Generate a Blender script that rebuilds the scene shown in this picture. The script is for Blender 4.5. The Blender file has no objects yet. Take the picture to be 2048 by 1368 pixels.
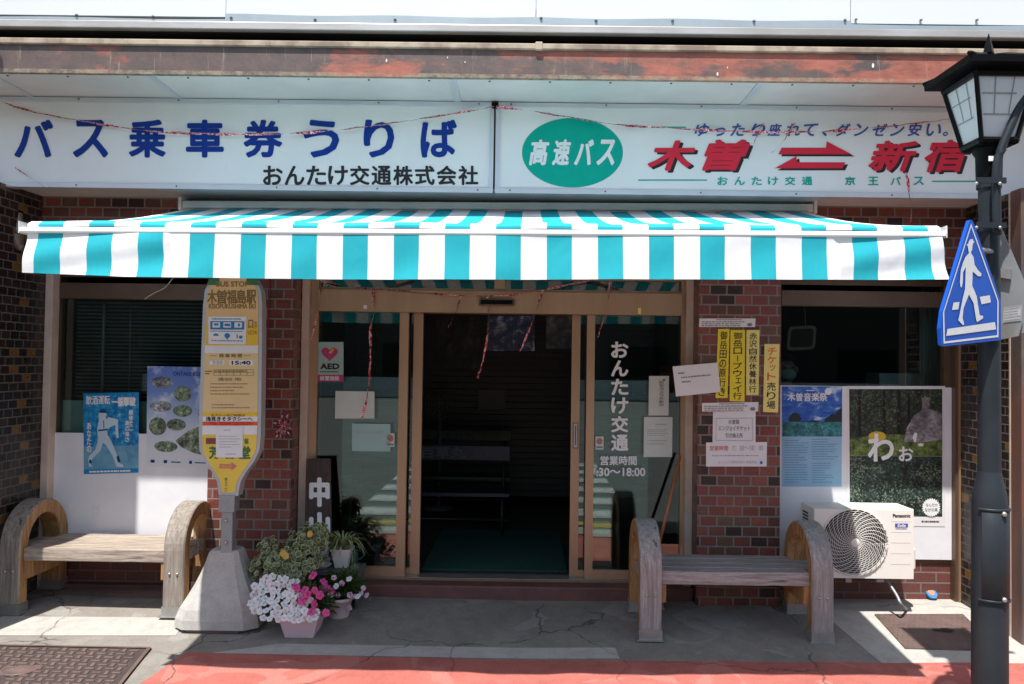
import bpy, bmesh, math, random
from mathutils import Vector, Matrix, Quaternion
R = math.radians
scene = bpy.context.scene
COL = scene.collection
random.seed(7)

# ------------------------------------------------------------------ camera
F, U0, V0 = 1590.0, 1042.225, 684.0          # in pixels of the 2048 x 1368 photograph
CAM = Vector((0, -5.6, 1.69))
YAW, PITCH, ROLL = R(.3), .025712, .0135
FWD = Vector((-math.sin(YAW)*math.cos(PITCH), math.cos(YAW)*math.cos(PITCH), math.sin(PITCH)))
_r = Vector((math.cos(YAW), math.sin(YAW), 0)); _u = _r.cross(FWD)
RGT = _r*math.cos(ROLL) + _u*math.sin(ROLL); UPV = -_r*math.sin(ROLL) + _u*math.cos(ROLL)
cd = bpy.data.cameras.new('camera'); cam = bpy.data.objects.new('camera', cd); COL.objects.link(cam)
m = Matrix((RGT, UPV, -FWD)).transposed().to_4x4(); m.translation = CAM; cam.matrix_world = m
cd.sensor_width = 36; cd.lens = F/2048*36; cd.shift_x = (1024-U0)/2048; cd.clip_end = 2000; cd.clip_start = .05
scene.camera = cam
# ------------------------------------------------------------------ world and sun
SUN = Vector((.38, 1, -2.55)).normalized()
w = bpy.data.worlds.new('World'); scene.world = w; w.use_nodes = True
nt = w.node_tree; bg = nt.nodes['Background']
sky = nt.nodes.new('ShaderNodeTexSky'); sky.sky_type = 'NISHITA'; sky.sun_disc = False
sky.sun_elevation = math.asin(-SUN.z); sky.sun_rotation = math.atan2(-SUN.x, -SUN.y)
wb = nt.nodes.new('ShaderNodeMixRGB'); wb.blend_type = 'MULTIPLY'; wb.inputs[0].default_value = 1; wb.inputs[2].default_value = (1.10, 1.0, .90, 1)
nt.links.new(sky.outputs[0], wb.inputs[1]); nt.links.new(wb.outputs[0], bg.inputs[0]); bg.inputs[1].default_value = .12
sl = bpy.data.lights.new('sun', 'SUN'); sl.energy = 3.9; sl.angle = R(.53); sl.color = (1, .965, .91)
so = bpy.data.objects.new('sun', sl); COL.objects.link(so); so.rotation_euler = SUN.to_track_quat('-Z', 'Y').to_euler(); so.location = (-3, -9, 12)
vs = scene.view_settings; vs.view_transform = 'Standard'; vs.look = 'None'; vs.gamma = 1; vs.use_curve_mapping = False
vs.exposure = .97
scene.render.engine = 'CYCLES'; scene.cycles.use_denoising = True
scene.cycles.max_bounces = 10; scene.cycles.transparent_max_bounces = 16
scene.cycles.sample_clamp_indirect = 6; scene.cycles.caustics_reflective = False; scene.cycles.caustics_refractive = False

# ------------------------------------------------------------------ projection of measured pixels onto real planes
def ray(u, v):
    return FWD + RGT*((u-U0)/F) - UPV*((v-V0)/F)
def P(u, v, Y):
    d = ray(u, v); return CAM + d*((Y-CAM.y)/d.y)
def PP(u, v, p0, n):
    d = ray(u, v); return CAM + d*((p0-CAM).dot(n)/d.dot(n))
def gz(x, y):
    t = -y
    if t < 0: z = 0
    elif t < .8: z = -.085*t
    elif t < 2: z = -.068-.04*(t-.8)
    else: z = -.116
    k = max(0, min(1, (2-t)/1.0))
    return z + .011*min(abs(x), 4)*k
def G(u, v, lift=0):
    d = ray(u, v); t = 1.0
    for i in range(60):
        p = CAM + d*t; t += (p.z-gz(p.x, p.y)-lift)/max(.05, -d.z)*.8
    return CAM + d*t

# ------------------------------------------------------------------ materials
class NT:
    def __init__(s, name):
        s.m = bpy.data.materials.new(name); s.m.use_nodes = True; s.t = s.m.node_tree
        s.b = s.t.nodes['Principled BSDF']; s.out = s.t.nodes['Material Output']
    def n(s, ty, **kw):
        nd = s.t.nodes.new('ShaderNode'+ty)
        for k, v in kw.items():
            if k in nd.inputs.keys() or k.replace('_', ' ') in nd.inputs.keys():
                s.set(nd.inputs[k if k in nd.inputs.keys() else k.replace('_', ' ')], v)
            else: setattr(nd, k, v)
        return nd
    def set(s, sock, v):
        if isinstance(v, bpy.types.NodeSocket): s.t.links.new(v, sock)
        else:
            if isinstance(v, tuple) and len(v) == 3 and sock.type == 'RGBA': v = v+(1,)
            sock.default_value = v
    def coords(s, stretch=(1, 1, 1)):
        tc = s.n('TexCoord'); mp = s.n('Mapping', Vector=tc.outputs['Object']); mp.inputs['Scale'].default_value = stretch
        return mp.outputs[0]
    def noise(s, vec, scale, detail=4, rough=.55, dist=0):
        nd = s.n('TexNoise'); s.set(nd.inputs['Vector'], vec); nd.inputs['Scale'].default_value = scale
        nd.inputs['Detail'].default_value = detail; nd.inputs['Roughness'].default_value = rough; nd.inputs['Distortion'].default_value = dist
        return nd.outputs['Fac']
    def ramp(s, fac, stops, const=False):
        nd = s.n('ValToRGB'); s.set(nd.inputs[0], fac); cr = nd.color_ramp
        if const: cr.interpolation = 'CONSTANT'
        while len(cr.elements) < len(stops): cr.elements.new(.5)
        for e, (p, c) in zip(cr.elements, stops):
            e.position = p; e.color = (c if isinstance(c, tuple) else (c, c, c))[:3]+(1,)
        return nd.outputs[0]
    def mix(s, fac, a, b, mode='MIX'):
        nd = s.n('MixRGB'); nd.blend_type = mode; s.set(nd.inputs[0], fac); s.set(nd.inputs[1], a); s.set(nd.inputs[2], b); return nd.outputs[0]
    def math(s, op, a, b=0.0):
        nd = s.n('Math'); nd.operation = op; s.set(nd.inputs[0], a); s.set(nd.inputs[1], b); return nd.outputs[0]
    def bump(s, h, strength, dist=.01):
        nd = s.n('Bump'); s.set(nd.inputs['Height'], h); nd.inputs['Strength'].default_value = strength; nd.inputs['Distance'].default_value = dist
        s.t.links.new(nd.outputs[0], s.b.inputs['Normal'])
    def wallvec(s):
        tc = s.n('TexCoord'); sx = s.n('SeparateXYZ'); s.set(sx.inputs[0], tc.outputs['Object'])
        ge = s.n('NewGeometry'); sn = s.n('SeparateXYZ'); s.set(sn.inputs[0], ge.outputs['True Normal'])
        side = s.math('GREATER_THAN', s.math('ABSOLUTE', sn.outputs[0]), .5)
        h = s.math('ADD', s.math('MULTIPLY', sx.outputs[0], s.math('SUBTRACT', 1.0, side)), s.math('MULTIPLY', s.math('ADD', sx.outputs[1], .03), side))
        cx = s.n('CombineXYZ'); s.set(cx.inputs[0], h); s.set(cx.inputs[1], sx.outputs[2]); return cx.outputs[0]

def mat(name, col, rough=.5, metal=0, col2=None, scale=4, stretch=(1, 1, 1), lo=.35, hi=.65, bump=None, spec=.5, grime=None, coat=0):
    k = NT(name); b = k.b; b.inputs['Roughness'].default_value = rough; b.inputs['Metallic'].default_value = metal
    b.inputs['Specular IOR Level'].default_value = spec; b.inputs['Coat Weight'].default_value = coat
    v = k.coords(stretch)
    c2 = col2 or tuple(x*.86 for x in col)
    c = k.mix(k.ramp(k.noise(v, scale, 5, .6), [(lo, 0), (hi, 1)]), tuple(col), tuple(c2))
    if grime:
        g, gs, gl = grime
        c = k.mix(k.ramp(k.noise(k.coords((1, 1, .35)), gs, 8, .7), [(gl, 0), (min(1, gl+.2), .75)]), c, g)
    k.set(b.inputs['Base Color'], c)
    if bump: k.bump(k.noise(v, bump[0], 4), bump[1])
    return k.m

def flat(name, col, rough=.6, spec=.35): return mat(name, col, rough, col2=tuple(x*.93 for x in col), scale=9, spec=spec)

def brickmat(name, bw, rh, ms, stops, mortar, rough, bumps, dirt=None):
    k = NT(name); v = k.wallvec()
    bt = k.n('TexBrick'); k.set(bt.inputs['Vector'], v)
    for a, b_ in (('Color1', (0, 0, 0, 1)), ('Color2', (1, 1, 1, 1)), ('Mortar', (.5, .5, .5, 1)), ('Scale', 1.0), ('Mortar Size', ms), ('Mortar Smooth', .15), ('Bias', 0.0), ('Brick Width', bw), ('Row Height', rh)):
        bt.inputs[a].default_value = b_
    c = k.ramp(bt.outputs['Color'], stops, True)
    nz = k.noise(v, 40, 5, .65)
    c = k.mix(.35, c, k.mix(1.0, c, k.ramp(nz, [(.3, .45), (.7, 1.5)]), 'MULTIPLY'))
    if dirt: c = k.mix(k.ramp(k.noise(v, 3.2, 6, .7), [(.5, 0), (.75, .6)]), c, dirt)
    mo = k.mix(k.noise(v, 25, 3), mortar, tuple(x*.6 for x in mortar))
    k.set(k.b.inputs['Base Color'], k.mix(bt.outputs['Fac'], c, mo))
    k.set(k.b.inputs['Roughness'], k.mix(bt.outputs['Fac'], k.ramp(k.noise(v, 14, 3), [(.3, rough), (.7, rough+.2)]), (.9, .9, .9)))
    h = k.math('ADD', k.math('SUBTRACT', 1.0, bt.outputs['Fac']), k.math('MULTIPLY', nz, .25))
    k.bump(h, bumps, .006)
    return k.m

def glassmat(name, tint=(.84, .92, .89), boost=1.6):
    k = NT(name); k.t.nodes.remove(k.b)
    tr = k.n('BsdfTransparent'); tr.inputs[0].default_value = tint+(1,)
    gl = k.n('BsdfGlossy'); gl.inputs['Roughness'].default_value = 0.0; gl.inputs[0].default_value = (.95, 1, .98, 1)
    fr = k.n('Fresnel'); fr.inputs[0].default_value = 1.5
    f = k.math('MINIMUM', k.math('MULTIPLY', fr.outputs[0], boost), 1.0)
    mx = k.n('MixShader'); k.set(mx.inputs[0], f); k.t.links.new(tr.outputs[0], mx.inputs[1]); k.t.links.new(gl.outputs[0], mx.inputs[2])
    k.t.links.new(mx.outputs[0], k.out.inputs[0]); return k.m

def fabricmat(name, col, tl=.09):
    k = NT(name); v = k.coords()
    c = k.mix(k.ramp(k.noise(v, 3, 5), [(.4, 0), (.75, 1)]), col, tuple(x*.9 for x in col))
    k.set(k.b.inputs['Base Color'], c); k.b.inputs['Roughness'].default_value = .75; k.b.inputs['Specular IOR Level'].default_value = .2
    wr = k.math('ADD', k.noise(k.coords((1, 1, .6)), 5, 3, .5, .2), k.math('MULTIPLY', k.noise(v, 350, 2), .03)); k.bump(wr, .35, .03)
    t = k.n('BsdfTranslucent'); k.set(t.inputs[0], c); mx = k.n('MixShader'); mx.inputs[0].default_value = tl
    k.t.links.new(k.b.outputs[0], mx.inputs[1]); k.t.links.new(t.outputs[0], mx.inputs[2]); k.t.links.new(mx.outputs[0], k.out.inputs[0]); return k.m

def leafmat(name, c1, c2, c3, scale=60):
    k = NT(name); v = k.coords()
    c = k.ramp(k.noise(v, scale, 2), [(.35, c1), (.5, c2), (.68, c3)])
    k.set(k.b.inputs['Base Color'], c); k.b.inputs['Roughness'].default_value = .5
    t = k.n('BsdfTranslucent'); k.set(t.inputs[0], c); mx = k.n('MixShader'); mx.inputs[0].default_value = .3
    k.t.links.new(k.b.outputs[0], mx.inputs[1]); k.t.links.new(t.outputs[0], mx.inputs[2]); k.t.links.new(mx.outputs[0], k.out.inputs[0]); return k.m

def concretemat(name, c1, c2, crack=True, patch=None, bumps=.35):
    k = NT(name); v = k.coords()
    big = k.noise(v, 1.6, 7, .65); fine = k.noise(v, 120, 3, .7); mid = k.noise(v, 9, 6, .7)
    c = k.mix(k.ramp(big, [(.35, 0), (.65, 1)]), c1, c2)
    c = k.mix(k.ramp(mid, [(.45, 0), (.8, .55)]), c, tuple(x*.5 for x in c2))
    if patch: c = k.mix(k.ramp(k.noise(v, 2.3, 3, .5, .8), [(.60, 0), (.615, .6)]), c, patch)
    c = k.mix(k.ramp(fine, [(.3, .45), (.6, 0)]), c, tuple(x*.55 for x in c2))
    h = k.math('ADD', k.math('MULTIPLY', fine, .6), mid)
    if crack:
        w1 = k.n('VectorMath', operation='ADD'); k.set(w1.inputs[0], v)
        ns = k.n('TexNoise'); k.set(ns.inputs['Vector'], v); ns.inputs['Scale'].default_value = 3.2; ns.inputs['Detail'].default_value = 5
        sc_ = k.n('VectorMath', operation='SCALE'); k.set(sc_.inputs[0], ns.outputs['Color']); sc_.inputs['Scale'].default_value = .30
        k.set(w1.inputs[1], sc_.outputs[0])
        vo = k.n('TexVoronoi'); vo.feature = 'DISTANCE_TO_EDGE'; k.set(vo.inputs['Vector'], w1.outputs[0]); vo.inputs['Scale'].default_value = .85
        line = k.ramp(vo.outputs['Distance'], [(.0, 1), (.0055, 0)])
        mask = k.ramp(k.noise(v, 1.1, 3), [(.44, 0), (.52, 1)])
        cf = k.math('MULTIPLY', line, mask)
        c = k.mix(k.math('MULTIPLY', cf, .8), c, (.03, .028, .026))
        h = k.math('SUBTRACT', h, k.math('MULTIPLY', cf, 2.0))
    k.set(k.b.inputs['Base Color'], c); k.b.inputs['Roughness'].default_value = .88; k.b.inputs['Specular IOR Level'].default_value = .3
    k.bump(h, bumps, .006); return k.m

def woodmat(name, c1, c2, stretch, scale=18, rough=.75):
    k = NT(name); v = k.coords(stretch)
    n1 = k.noise(v, scale, 6, .65, .6); n2 = k.noise(k.coords(), 3, 4)
    c = k.mix(k.ramp(n1, [(.40, 0), (.60, 1)]), tuple(x*.72 for x in c1), c2)
    c = k.mix(k.ramp(n2, [(.42, 0), (.72, .6)]), c, tuple(x*.62 for x in c1))
    fg = k.noise(k.coords(tuple(x*3.2 for x in stretch)), scale*1.6, 4, .7); c = k.mix(k.ramp(fg, [(.35, .55), (.55, 0)]), c, tuple(x*.5 for x in c1))
    line = k.ramp(k.noise(v, scale*.6, 2, .5), [(.29, .85), (.335, 0)])
    c = k.mix(line, c, tuple(x*.18 for x in c2))
    k.set(k.b.inputs['Base Color'], c); k.b.inputs['Roughness'].default_value = rough
    k.bump(n1, .35, .004); return k.m

MT = {}
MT['brick'] = brickmat('red_brick_tile', .118, .0705, .0058, [(0, (.030, .012, .010)), (.15, (.10, .035, .024)), (.30, (.17, .045, .033)), (.50, (.215, .062, .045)), (.70, (.18, .043, .034)), (.88, (.13, .062, .036))], (.27, .235, .215), .28, .9, (.12, .07, .055))
MT['plinth'] = brickmat('red_brick_plinth', .22, .075, .006, [(0, (.14, .045, .035)), (.4, (.17, .05, .04)), (.75, (.12, .04, .033))], (.22, .17, .15), .45, .6)
MT['tile'] = brickmat('dark_glazed_tile', .093, .058, .0042, [(0, (.016, .009, .007)), (.3, (.022, .012, .009)), (.55, (.011, .007, .006)), (.75, (.030, .017, .012)), (.90, (.15, .075, .014))], (.14, .125, .11), .24, .6, None)
MT['bronze'] = mat('bronze_aluminium', (.45, .29, .18), .42, .4, (.38, .245, .15), 6, (1, 1, .1), bump=(200, .03))
MT['bronzedk'] = mat('dark_bronze_aluminium', (.16, .10, .066), .45, .5, (.125, .078, .052), 5)
MT['cream'] = mat('cream_painted_steel', (.62, .50, .41), .55, 0, (.52, .41, .33), 7, grime=((.2, .12, .08), 12, .66))
MT['glass'] = glassmat('window_glass')
MT['whiteboard'] = mat('white_hardboard', (.81, .81, .83), .5, 0, (.72, .72, .76), 3, grime=((.42, .42, .43), 6, .62))
MT['tealboard'] = mat('pale_teal_board', (.30, .47, .44), .6)
MT['signwhite'] = mat('sign_acrylic', (.79, .79, .78), .35, 0, (.74, .745, .74), 2, grime=((.45, .44, .40), 5, .68), coat=.2)
MT['alu'] = mat('aluminium_trim', (.62, .63, .66), .4, .35, (.56, .57, .60), 3)
MT['soffit'] = mat('soffit_sheet', (.64, .61, .59), .45, .05, (.53, .51, .50), 1.6, grime=((.33, .30, .28), 7, .7))
MT['parapet'] = mat('white_roof_cladding', (.66, .68, .70), .5, 0, (.64, .66, .68), 2)
MT['flash'] = mat('grey_flashing', (.36, .42, .45), .5, .3)
MT['trim'] = mat('galvanised_trim', (.50, .48, .46), .42, .45, (.40, .37, .34), 2.5, (1, 1, 3), grime=((.3, .25, .2), 10, .64))
MT['dark'] = mat('recess_shade_black', (.022, .02, .019), .8)  # near-black colour that paints in the shade of recesses
MT['gutter'] = mat('weathered_gutter', (.42, .34, .25), .7, 0, (.22, .16, .12), 5, (1, 1, 1), .42, .6, grime=((.09, .06, .05), 10, .6))
k = NT('rusty_red_fascia'); v = k.coords((.55, 1, 1.3)); n1 = k.noise(v, 2.4, 10, .70)
sx = k.n('SeparateXYZ'); k.set(sx.inputs[0], k.n('TexCoord').outputs['Object'])
fac = k.math('ADD', n1, k.math('MULTIPLY', sx.outputs[0], .042))
c = k.mix(k.ramp(k.noise(k.coords(), 9, 8, .7), [(.35, 0), (.65, 1)]), (.075, .058, .056), (.13, .085, .073))
c = k.mix(k.ramp(fac, [(.47, 0), (.52, .7), (.56, 1)]), c, k.ramp(k.noise(k.coords((.6, 1, 2)), 11, 6, .7), [(.3, (.20, .07, .05)), (.6, (.38, .115, .075))]))
c = k.mix(k.ramp(k.noise(k.coords((5, 1, .4)), 6, 7, .75), [(.60, 0), (.70, .55)]), c, (.36, .30, .22))
c = k.mix(k.ramp(k.noise(k.coords((2, 1, .8)), 9, 8, .8), [(.58, 0), (.72, .75)]), c, (.055, .045, .042))
low = k.math('MULTIPLY', k.math('LESS_THAN', sx.outputs[2], 3.42), k.ramp(k.noise(k.coords((1, 1, 1)), 20, 5, .7), [(.4, .1), (.6, .8)]))
c = k.mix(low, c, (.30, .25, .17))
k.set(k.b.inputs['Base Color'], c); k.b.inputs['Roughness'].default_value = .6; k.bump(k.noise(k.coords(), 40, 5), .15); MT['fascia'] = k.m
MT['steelcol'] = mat('rusty_steel_column', (.085, .065, .06), .6, .2, (.15, .07, .05), 3, (1, 1, .3), .45, .6, grime=((.16, .13, .13), 7, .55))
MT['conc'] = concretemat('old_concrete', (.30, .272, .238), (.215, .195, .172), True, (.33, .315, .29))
MT['conc_new_or_lit'] = concretemat('smooth_or_sunlit_concrete', (.47, .45, .41), (.41, .39, .355), True)  # smooth pale concrete; doubles as painted sunlight on the right-hand ground
MT['redroad'] = concretemat('red_road_paint', (.47, .148, .12), (.39, .115, .092), True, (.50, .20, .165), .4)
MT['asphalt'] = concretemat('asphalt', (.13, .135, .13), (.10, .104, .10), False)
MT['roadwhite'] = mat('road_marking_white', (.46, .46, .45), .7, 0, (.30, .30, .29), 9)
MT['iron'] = mat('cast_iron', (.17, .115, .10), .6, .2, (.12, .08, .072), 8, bump=(60, .2)); MT['irondk'] = mat('dirty_iron', (.055, .04, .036), .8, 0, (.04, .03, .027), 9)
MT['step'] = mat('red_oxide_step', (.17, .07, .055), .6, 0, (.11, .05, .042), 6, grime=((.26, .22, .2), 9, .6))
MT['stain'] = concretemat('reddish_stained_concrete', (.24, .16, .135), (.19, .135, .115), True)
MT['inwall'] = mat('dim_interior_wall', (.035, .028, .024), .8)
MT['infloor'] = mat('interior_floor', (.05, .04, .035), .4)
MT['mat'] = mat('green_mat', (.012, .07, .06), .9, 0, (.009, .05, .045), 40)
MT['teal'] = fabricmat('teal_awning_stripe', (.022, .40, .475))
MT['white'] = fabricmat('white_awning_stripe', (.82, .82, .83))
MT['awnmetal'] = mat('white_awning_metal', (.78, .77, .75), .45, 0, (.70, .69, .66), 4, grime=((.45, .4, .36), 14, .68))
MT['paper'] = flat('white_paper', (.78, .76, .77)); MT['paperpale'] = flat('pale_window_paper', (.62, .68, .64))
MT['ink'] = flat('black_ink', (.018, .018, .02)); MT['grey'] = flat('grey_ink', (.22, .22, .23)); MT['ltgrey'] = flat('light_grey_ink', (.42, .42, .43))
MT['navy'] = flat('navy_lettering', (.006, .04, .27), .5, .15); MT['blueit'] = flat('blue_lettering', (.05, .10, .38), .35)
MT['green'] = flat('green_sign_paint', (.0, .38, .29), .5, .15); MT['red'] = flat('red_sign_paint', (.70, .03, .06), .5, .15)
MT['yellow'] = flat('yellow_paper', (.86, .68, .04)); MT['yellow2'] = flat('pale_yellow_paper', (.86, .74, .24)); MT['orange'] = flat('orange_ink', (.72, .12, .02))
MT['vinyl'] = flat('white_vinyl', (.80, .82, .82)); MT['magenta'] = flat('magenta_print', (.5, .06, .20)); MT['gold'] = flat('gold_print', (.65, .45, .05))
MT['ltteal'] = flat('pale_teal_sheet', (.36, .54, .52))
MT['weath'] = woodmat('weathered_grey_timber', (.33, .31, .295), (.43, .40, .38), (9, 9, .7), 5)
MT['weathx'] = woodmat('weathered_plank_timber', (.32, .295, .28), (.41, .38, .36), (.7, 9, 9), 5)
MT['honey'] = woodmat('honey_timber', (.40, .20, .075), (.52, .29, .12), (6, 6, .8), 5, .6)
MT['weath_l'] = woodmat('sun_bleached_timber', (.28, .235, .195), (.38, .33, .28), (9, 9, .7), 5)
MT['weathx_l'] = woodmat('sun_bleached_plank', (.35, .28, .22), (.48, .40, .33), (.7, 9, 9), 5)
MT['stainless'] = mat('brushed_stainless', (.45, .44, .42), .4, .7, (.36, .35, .33), 10)
MT['galv'] = mat('galvanised_steel', (.33, .34, .36), .5, .45, (.27, .28, .29), 9, bump=(40, .05))
MT['dimsteel'] = mat('dull_steel', (.035, .035, .035), .5, .3); MT['bolt'] = mat('steel_bolt', (.5, .48, .45), .35, .8)
MT['base'] = concretemat('cast_concrete_base', (.50, .48, .45), (.43, .41, .385), False, None, .2)
MT['busframe'] = mat('grey_enamel_frame', (.50, .51, .53), .45, .2)
MT['beige'] = mat('faded_beige_print', (.76, .49, .23), .5, 0, (.72, .45, .19), 2.5); MT['beige2'] = mat('timetable_beige', (.72, .54, .28), .5, 0, (.70, .50, .24), 3)
MT['busyel'] = mat('bus_sign_yellow', (.78, .50, .04), .5, 0, (.74, .45, .03), 3); MT['lemon'] = mat('lemon_panel', (.84, .60, .08), .5); MT['brownink'] = flat('brown_ink', (.24, .15, .06))
MT['bblue'] = flat('print_blue', (.02, .20, .48)); MT['pinkarrow'] = flat('pink_arrow', (.62, .20, .14)); MT['dkgreen'] = flat('dark_green_print', (.05, .16, .06))
MT['lamppost'] = mat('charcoal_pole_paint', (.018, .0225, .028), .45, 0, (.026, .031, .037), 4, spec=.18, bump=(90, .05), grime=((.10, .10, .10), 18, .70)); MT['lampblack'] = mat('black_lantern_paint', (.005, .0052, .0056), .42, 0, spec=.08)
k = NT('frosted_lantern_glass'); k.b.inputs['Base Color'].default_value = (.72, .75, .77, 1); k.b.inputs['Roughness'].default_value = .28; k.b.inputs['Transmission Weight'].default_value = .25; MT['frost'] = k.m
MT['signblue'] = mat('retroreflective_blue', (.005, .075, .42), .45, 0, (.005, .068, .38), 3, spec=.2); MT['signsilver'] = mat('retroreflective_white', (.60, .60, .61), .4, 0, (.55, .55, .56), 60)
MT['backalu'] = mat('sign_back_aluminium', (.30, .31, .32), .5, .5, (.26, .27, .28), 3)
MT['acwhite'] = mat('ivory_casing', (.74, .72, .66), .42, 0, (.72, .69, .63), 3); MT['acgrey'] = mat('grille_shadow', (.03, .03, .032), .6)
MT['terra'] = mat('lilac_plastic_pot', (.68, .53, .57), .5, 0, (.64, .49, .53), 5); MT['potwhite'] = mat('white_ceramic_pot', (.76, .73, .69), .45)
MT['soil'] = mat('potting_soil', (.03, .02, .014), .9)
MT['leaf'] = leafmat('petunia_leaf', (.03, .075, .012), (.05, .12, .02), (.08, .16, .03))
MT['vleaf'] = leafmat('variegated_leaf', (.06, .11, .03), (.10, .17, .045), (.34, .36, .20), 45)
MT['vleafedge'] = leafmat('variegated_leaf_edge', (.42, .42, .25), (.52, .50, .32), (.36, .38, .2), 60)
MT['spider'] = leafmat('spider_leaf', (.16, .25, .06), (.28, .36, .13), (.55, .56, .36), 40)
MT['petw'] = leafmat('white_petal', (.86, .855, .865), (.89, .89, .89), (.90, .90, .89)); MT['petp'] = leafmat('pink_petal', (.62, .04, .22), (.72, .07, .30), (.78, .14, .38)); MT['petl'] = leafmat('pale_pink_petal', (.75, .5, .6), (.8, .65, .72), (.6, .12, .32), 80)
MT['stand'] = mat('grey_stand', (.12, .12, .125), .6)
MT['darkwood'] = woodmat('dark_stained_board', (.045, .022, .015), (.065, .03, .02), (8, 8, .8), 5, .5)
MT['broom'] = mat('orange_brown_broom_handle', (.40, .12, .04), .4)
MT['ltgrn'] = mat('watering_can_teal', (.015, .07, .06), .4)
k = NT('red_silver_tinsel'); v = k.coords((1, 1, 1)); k.set(k.b.inputs['Base Color'], k.ramp(k.noise(v, 38, 2), [(.0, (.06, .02, .03)), (.38, (.50, .03, .05)), (.50, (.82, .78, .78)), (.54, (.50, .03, .06)), (.61, (.78, .62, .64)), (.66, (.45, .02, .05))], True))
k.b.inputs['Metallic'].default_value = .35; k.b.inputs['Roughness'].default_value = .3; MT['tinsel'] = k.m
MT['cable'] = mat('cream_cable', (.66, .62, .52), .5); MT['skin'] = mat('skin', (.48, .28, .20), .5); MT['hair'] = mat('dark_hair', (.012, .010, .010), .6); MT['cloth'] = mat('dark_shirt', (.05, .06, .075), .8); MT['mask'] = mat('pale_blue_face_mask', (.48, .60, .63), .8)
MT['timber'] = mat('dark_timber_cladding', (.035, .026, .021), .8, 0, (.022, .018, .015), 3, (8, 1, .3)); MT['roofd'] = mat('grey_roof_tiles', (.10, .10, .11), .6)
MT['sandal'] = mat('blue_rubber', (.02, .16, .42), .5); MT['insole'] = mat('orange_insole', (.55, .22, .10), .7)
MT['copper'] = mat('tarnished_copper', (.17, .10, .06), .45, .4, (.28, .25, .22), 6, (1, 1, 1)); MT['drop'] = flat('bird_dropping_white', (.72, .71, .68))

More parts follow.
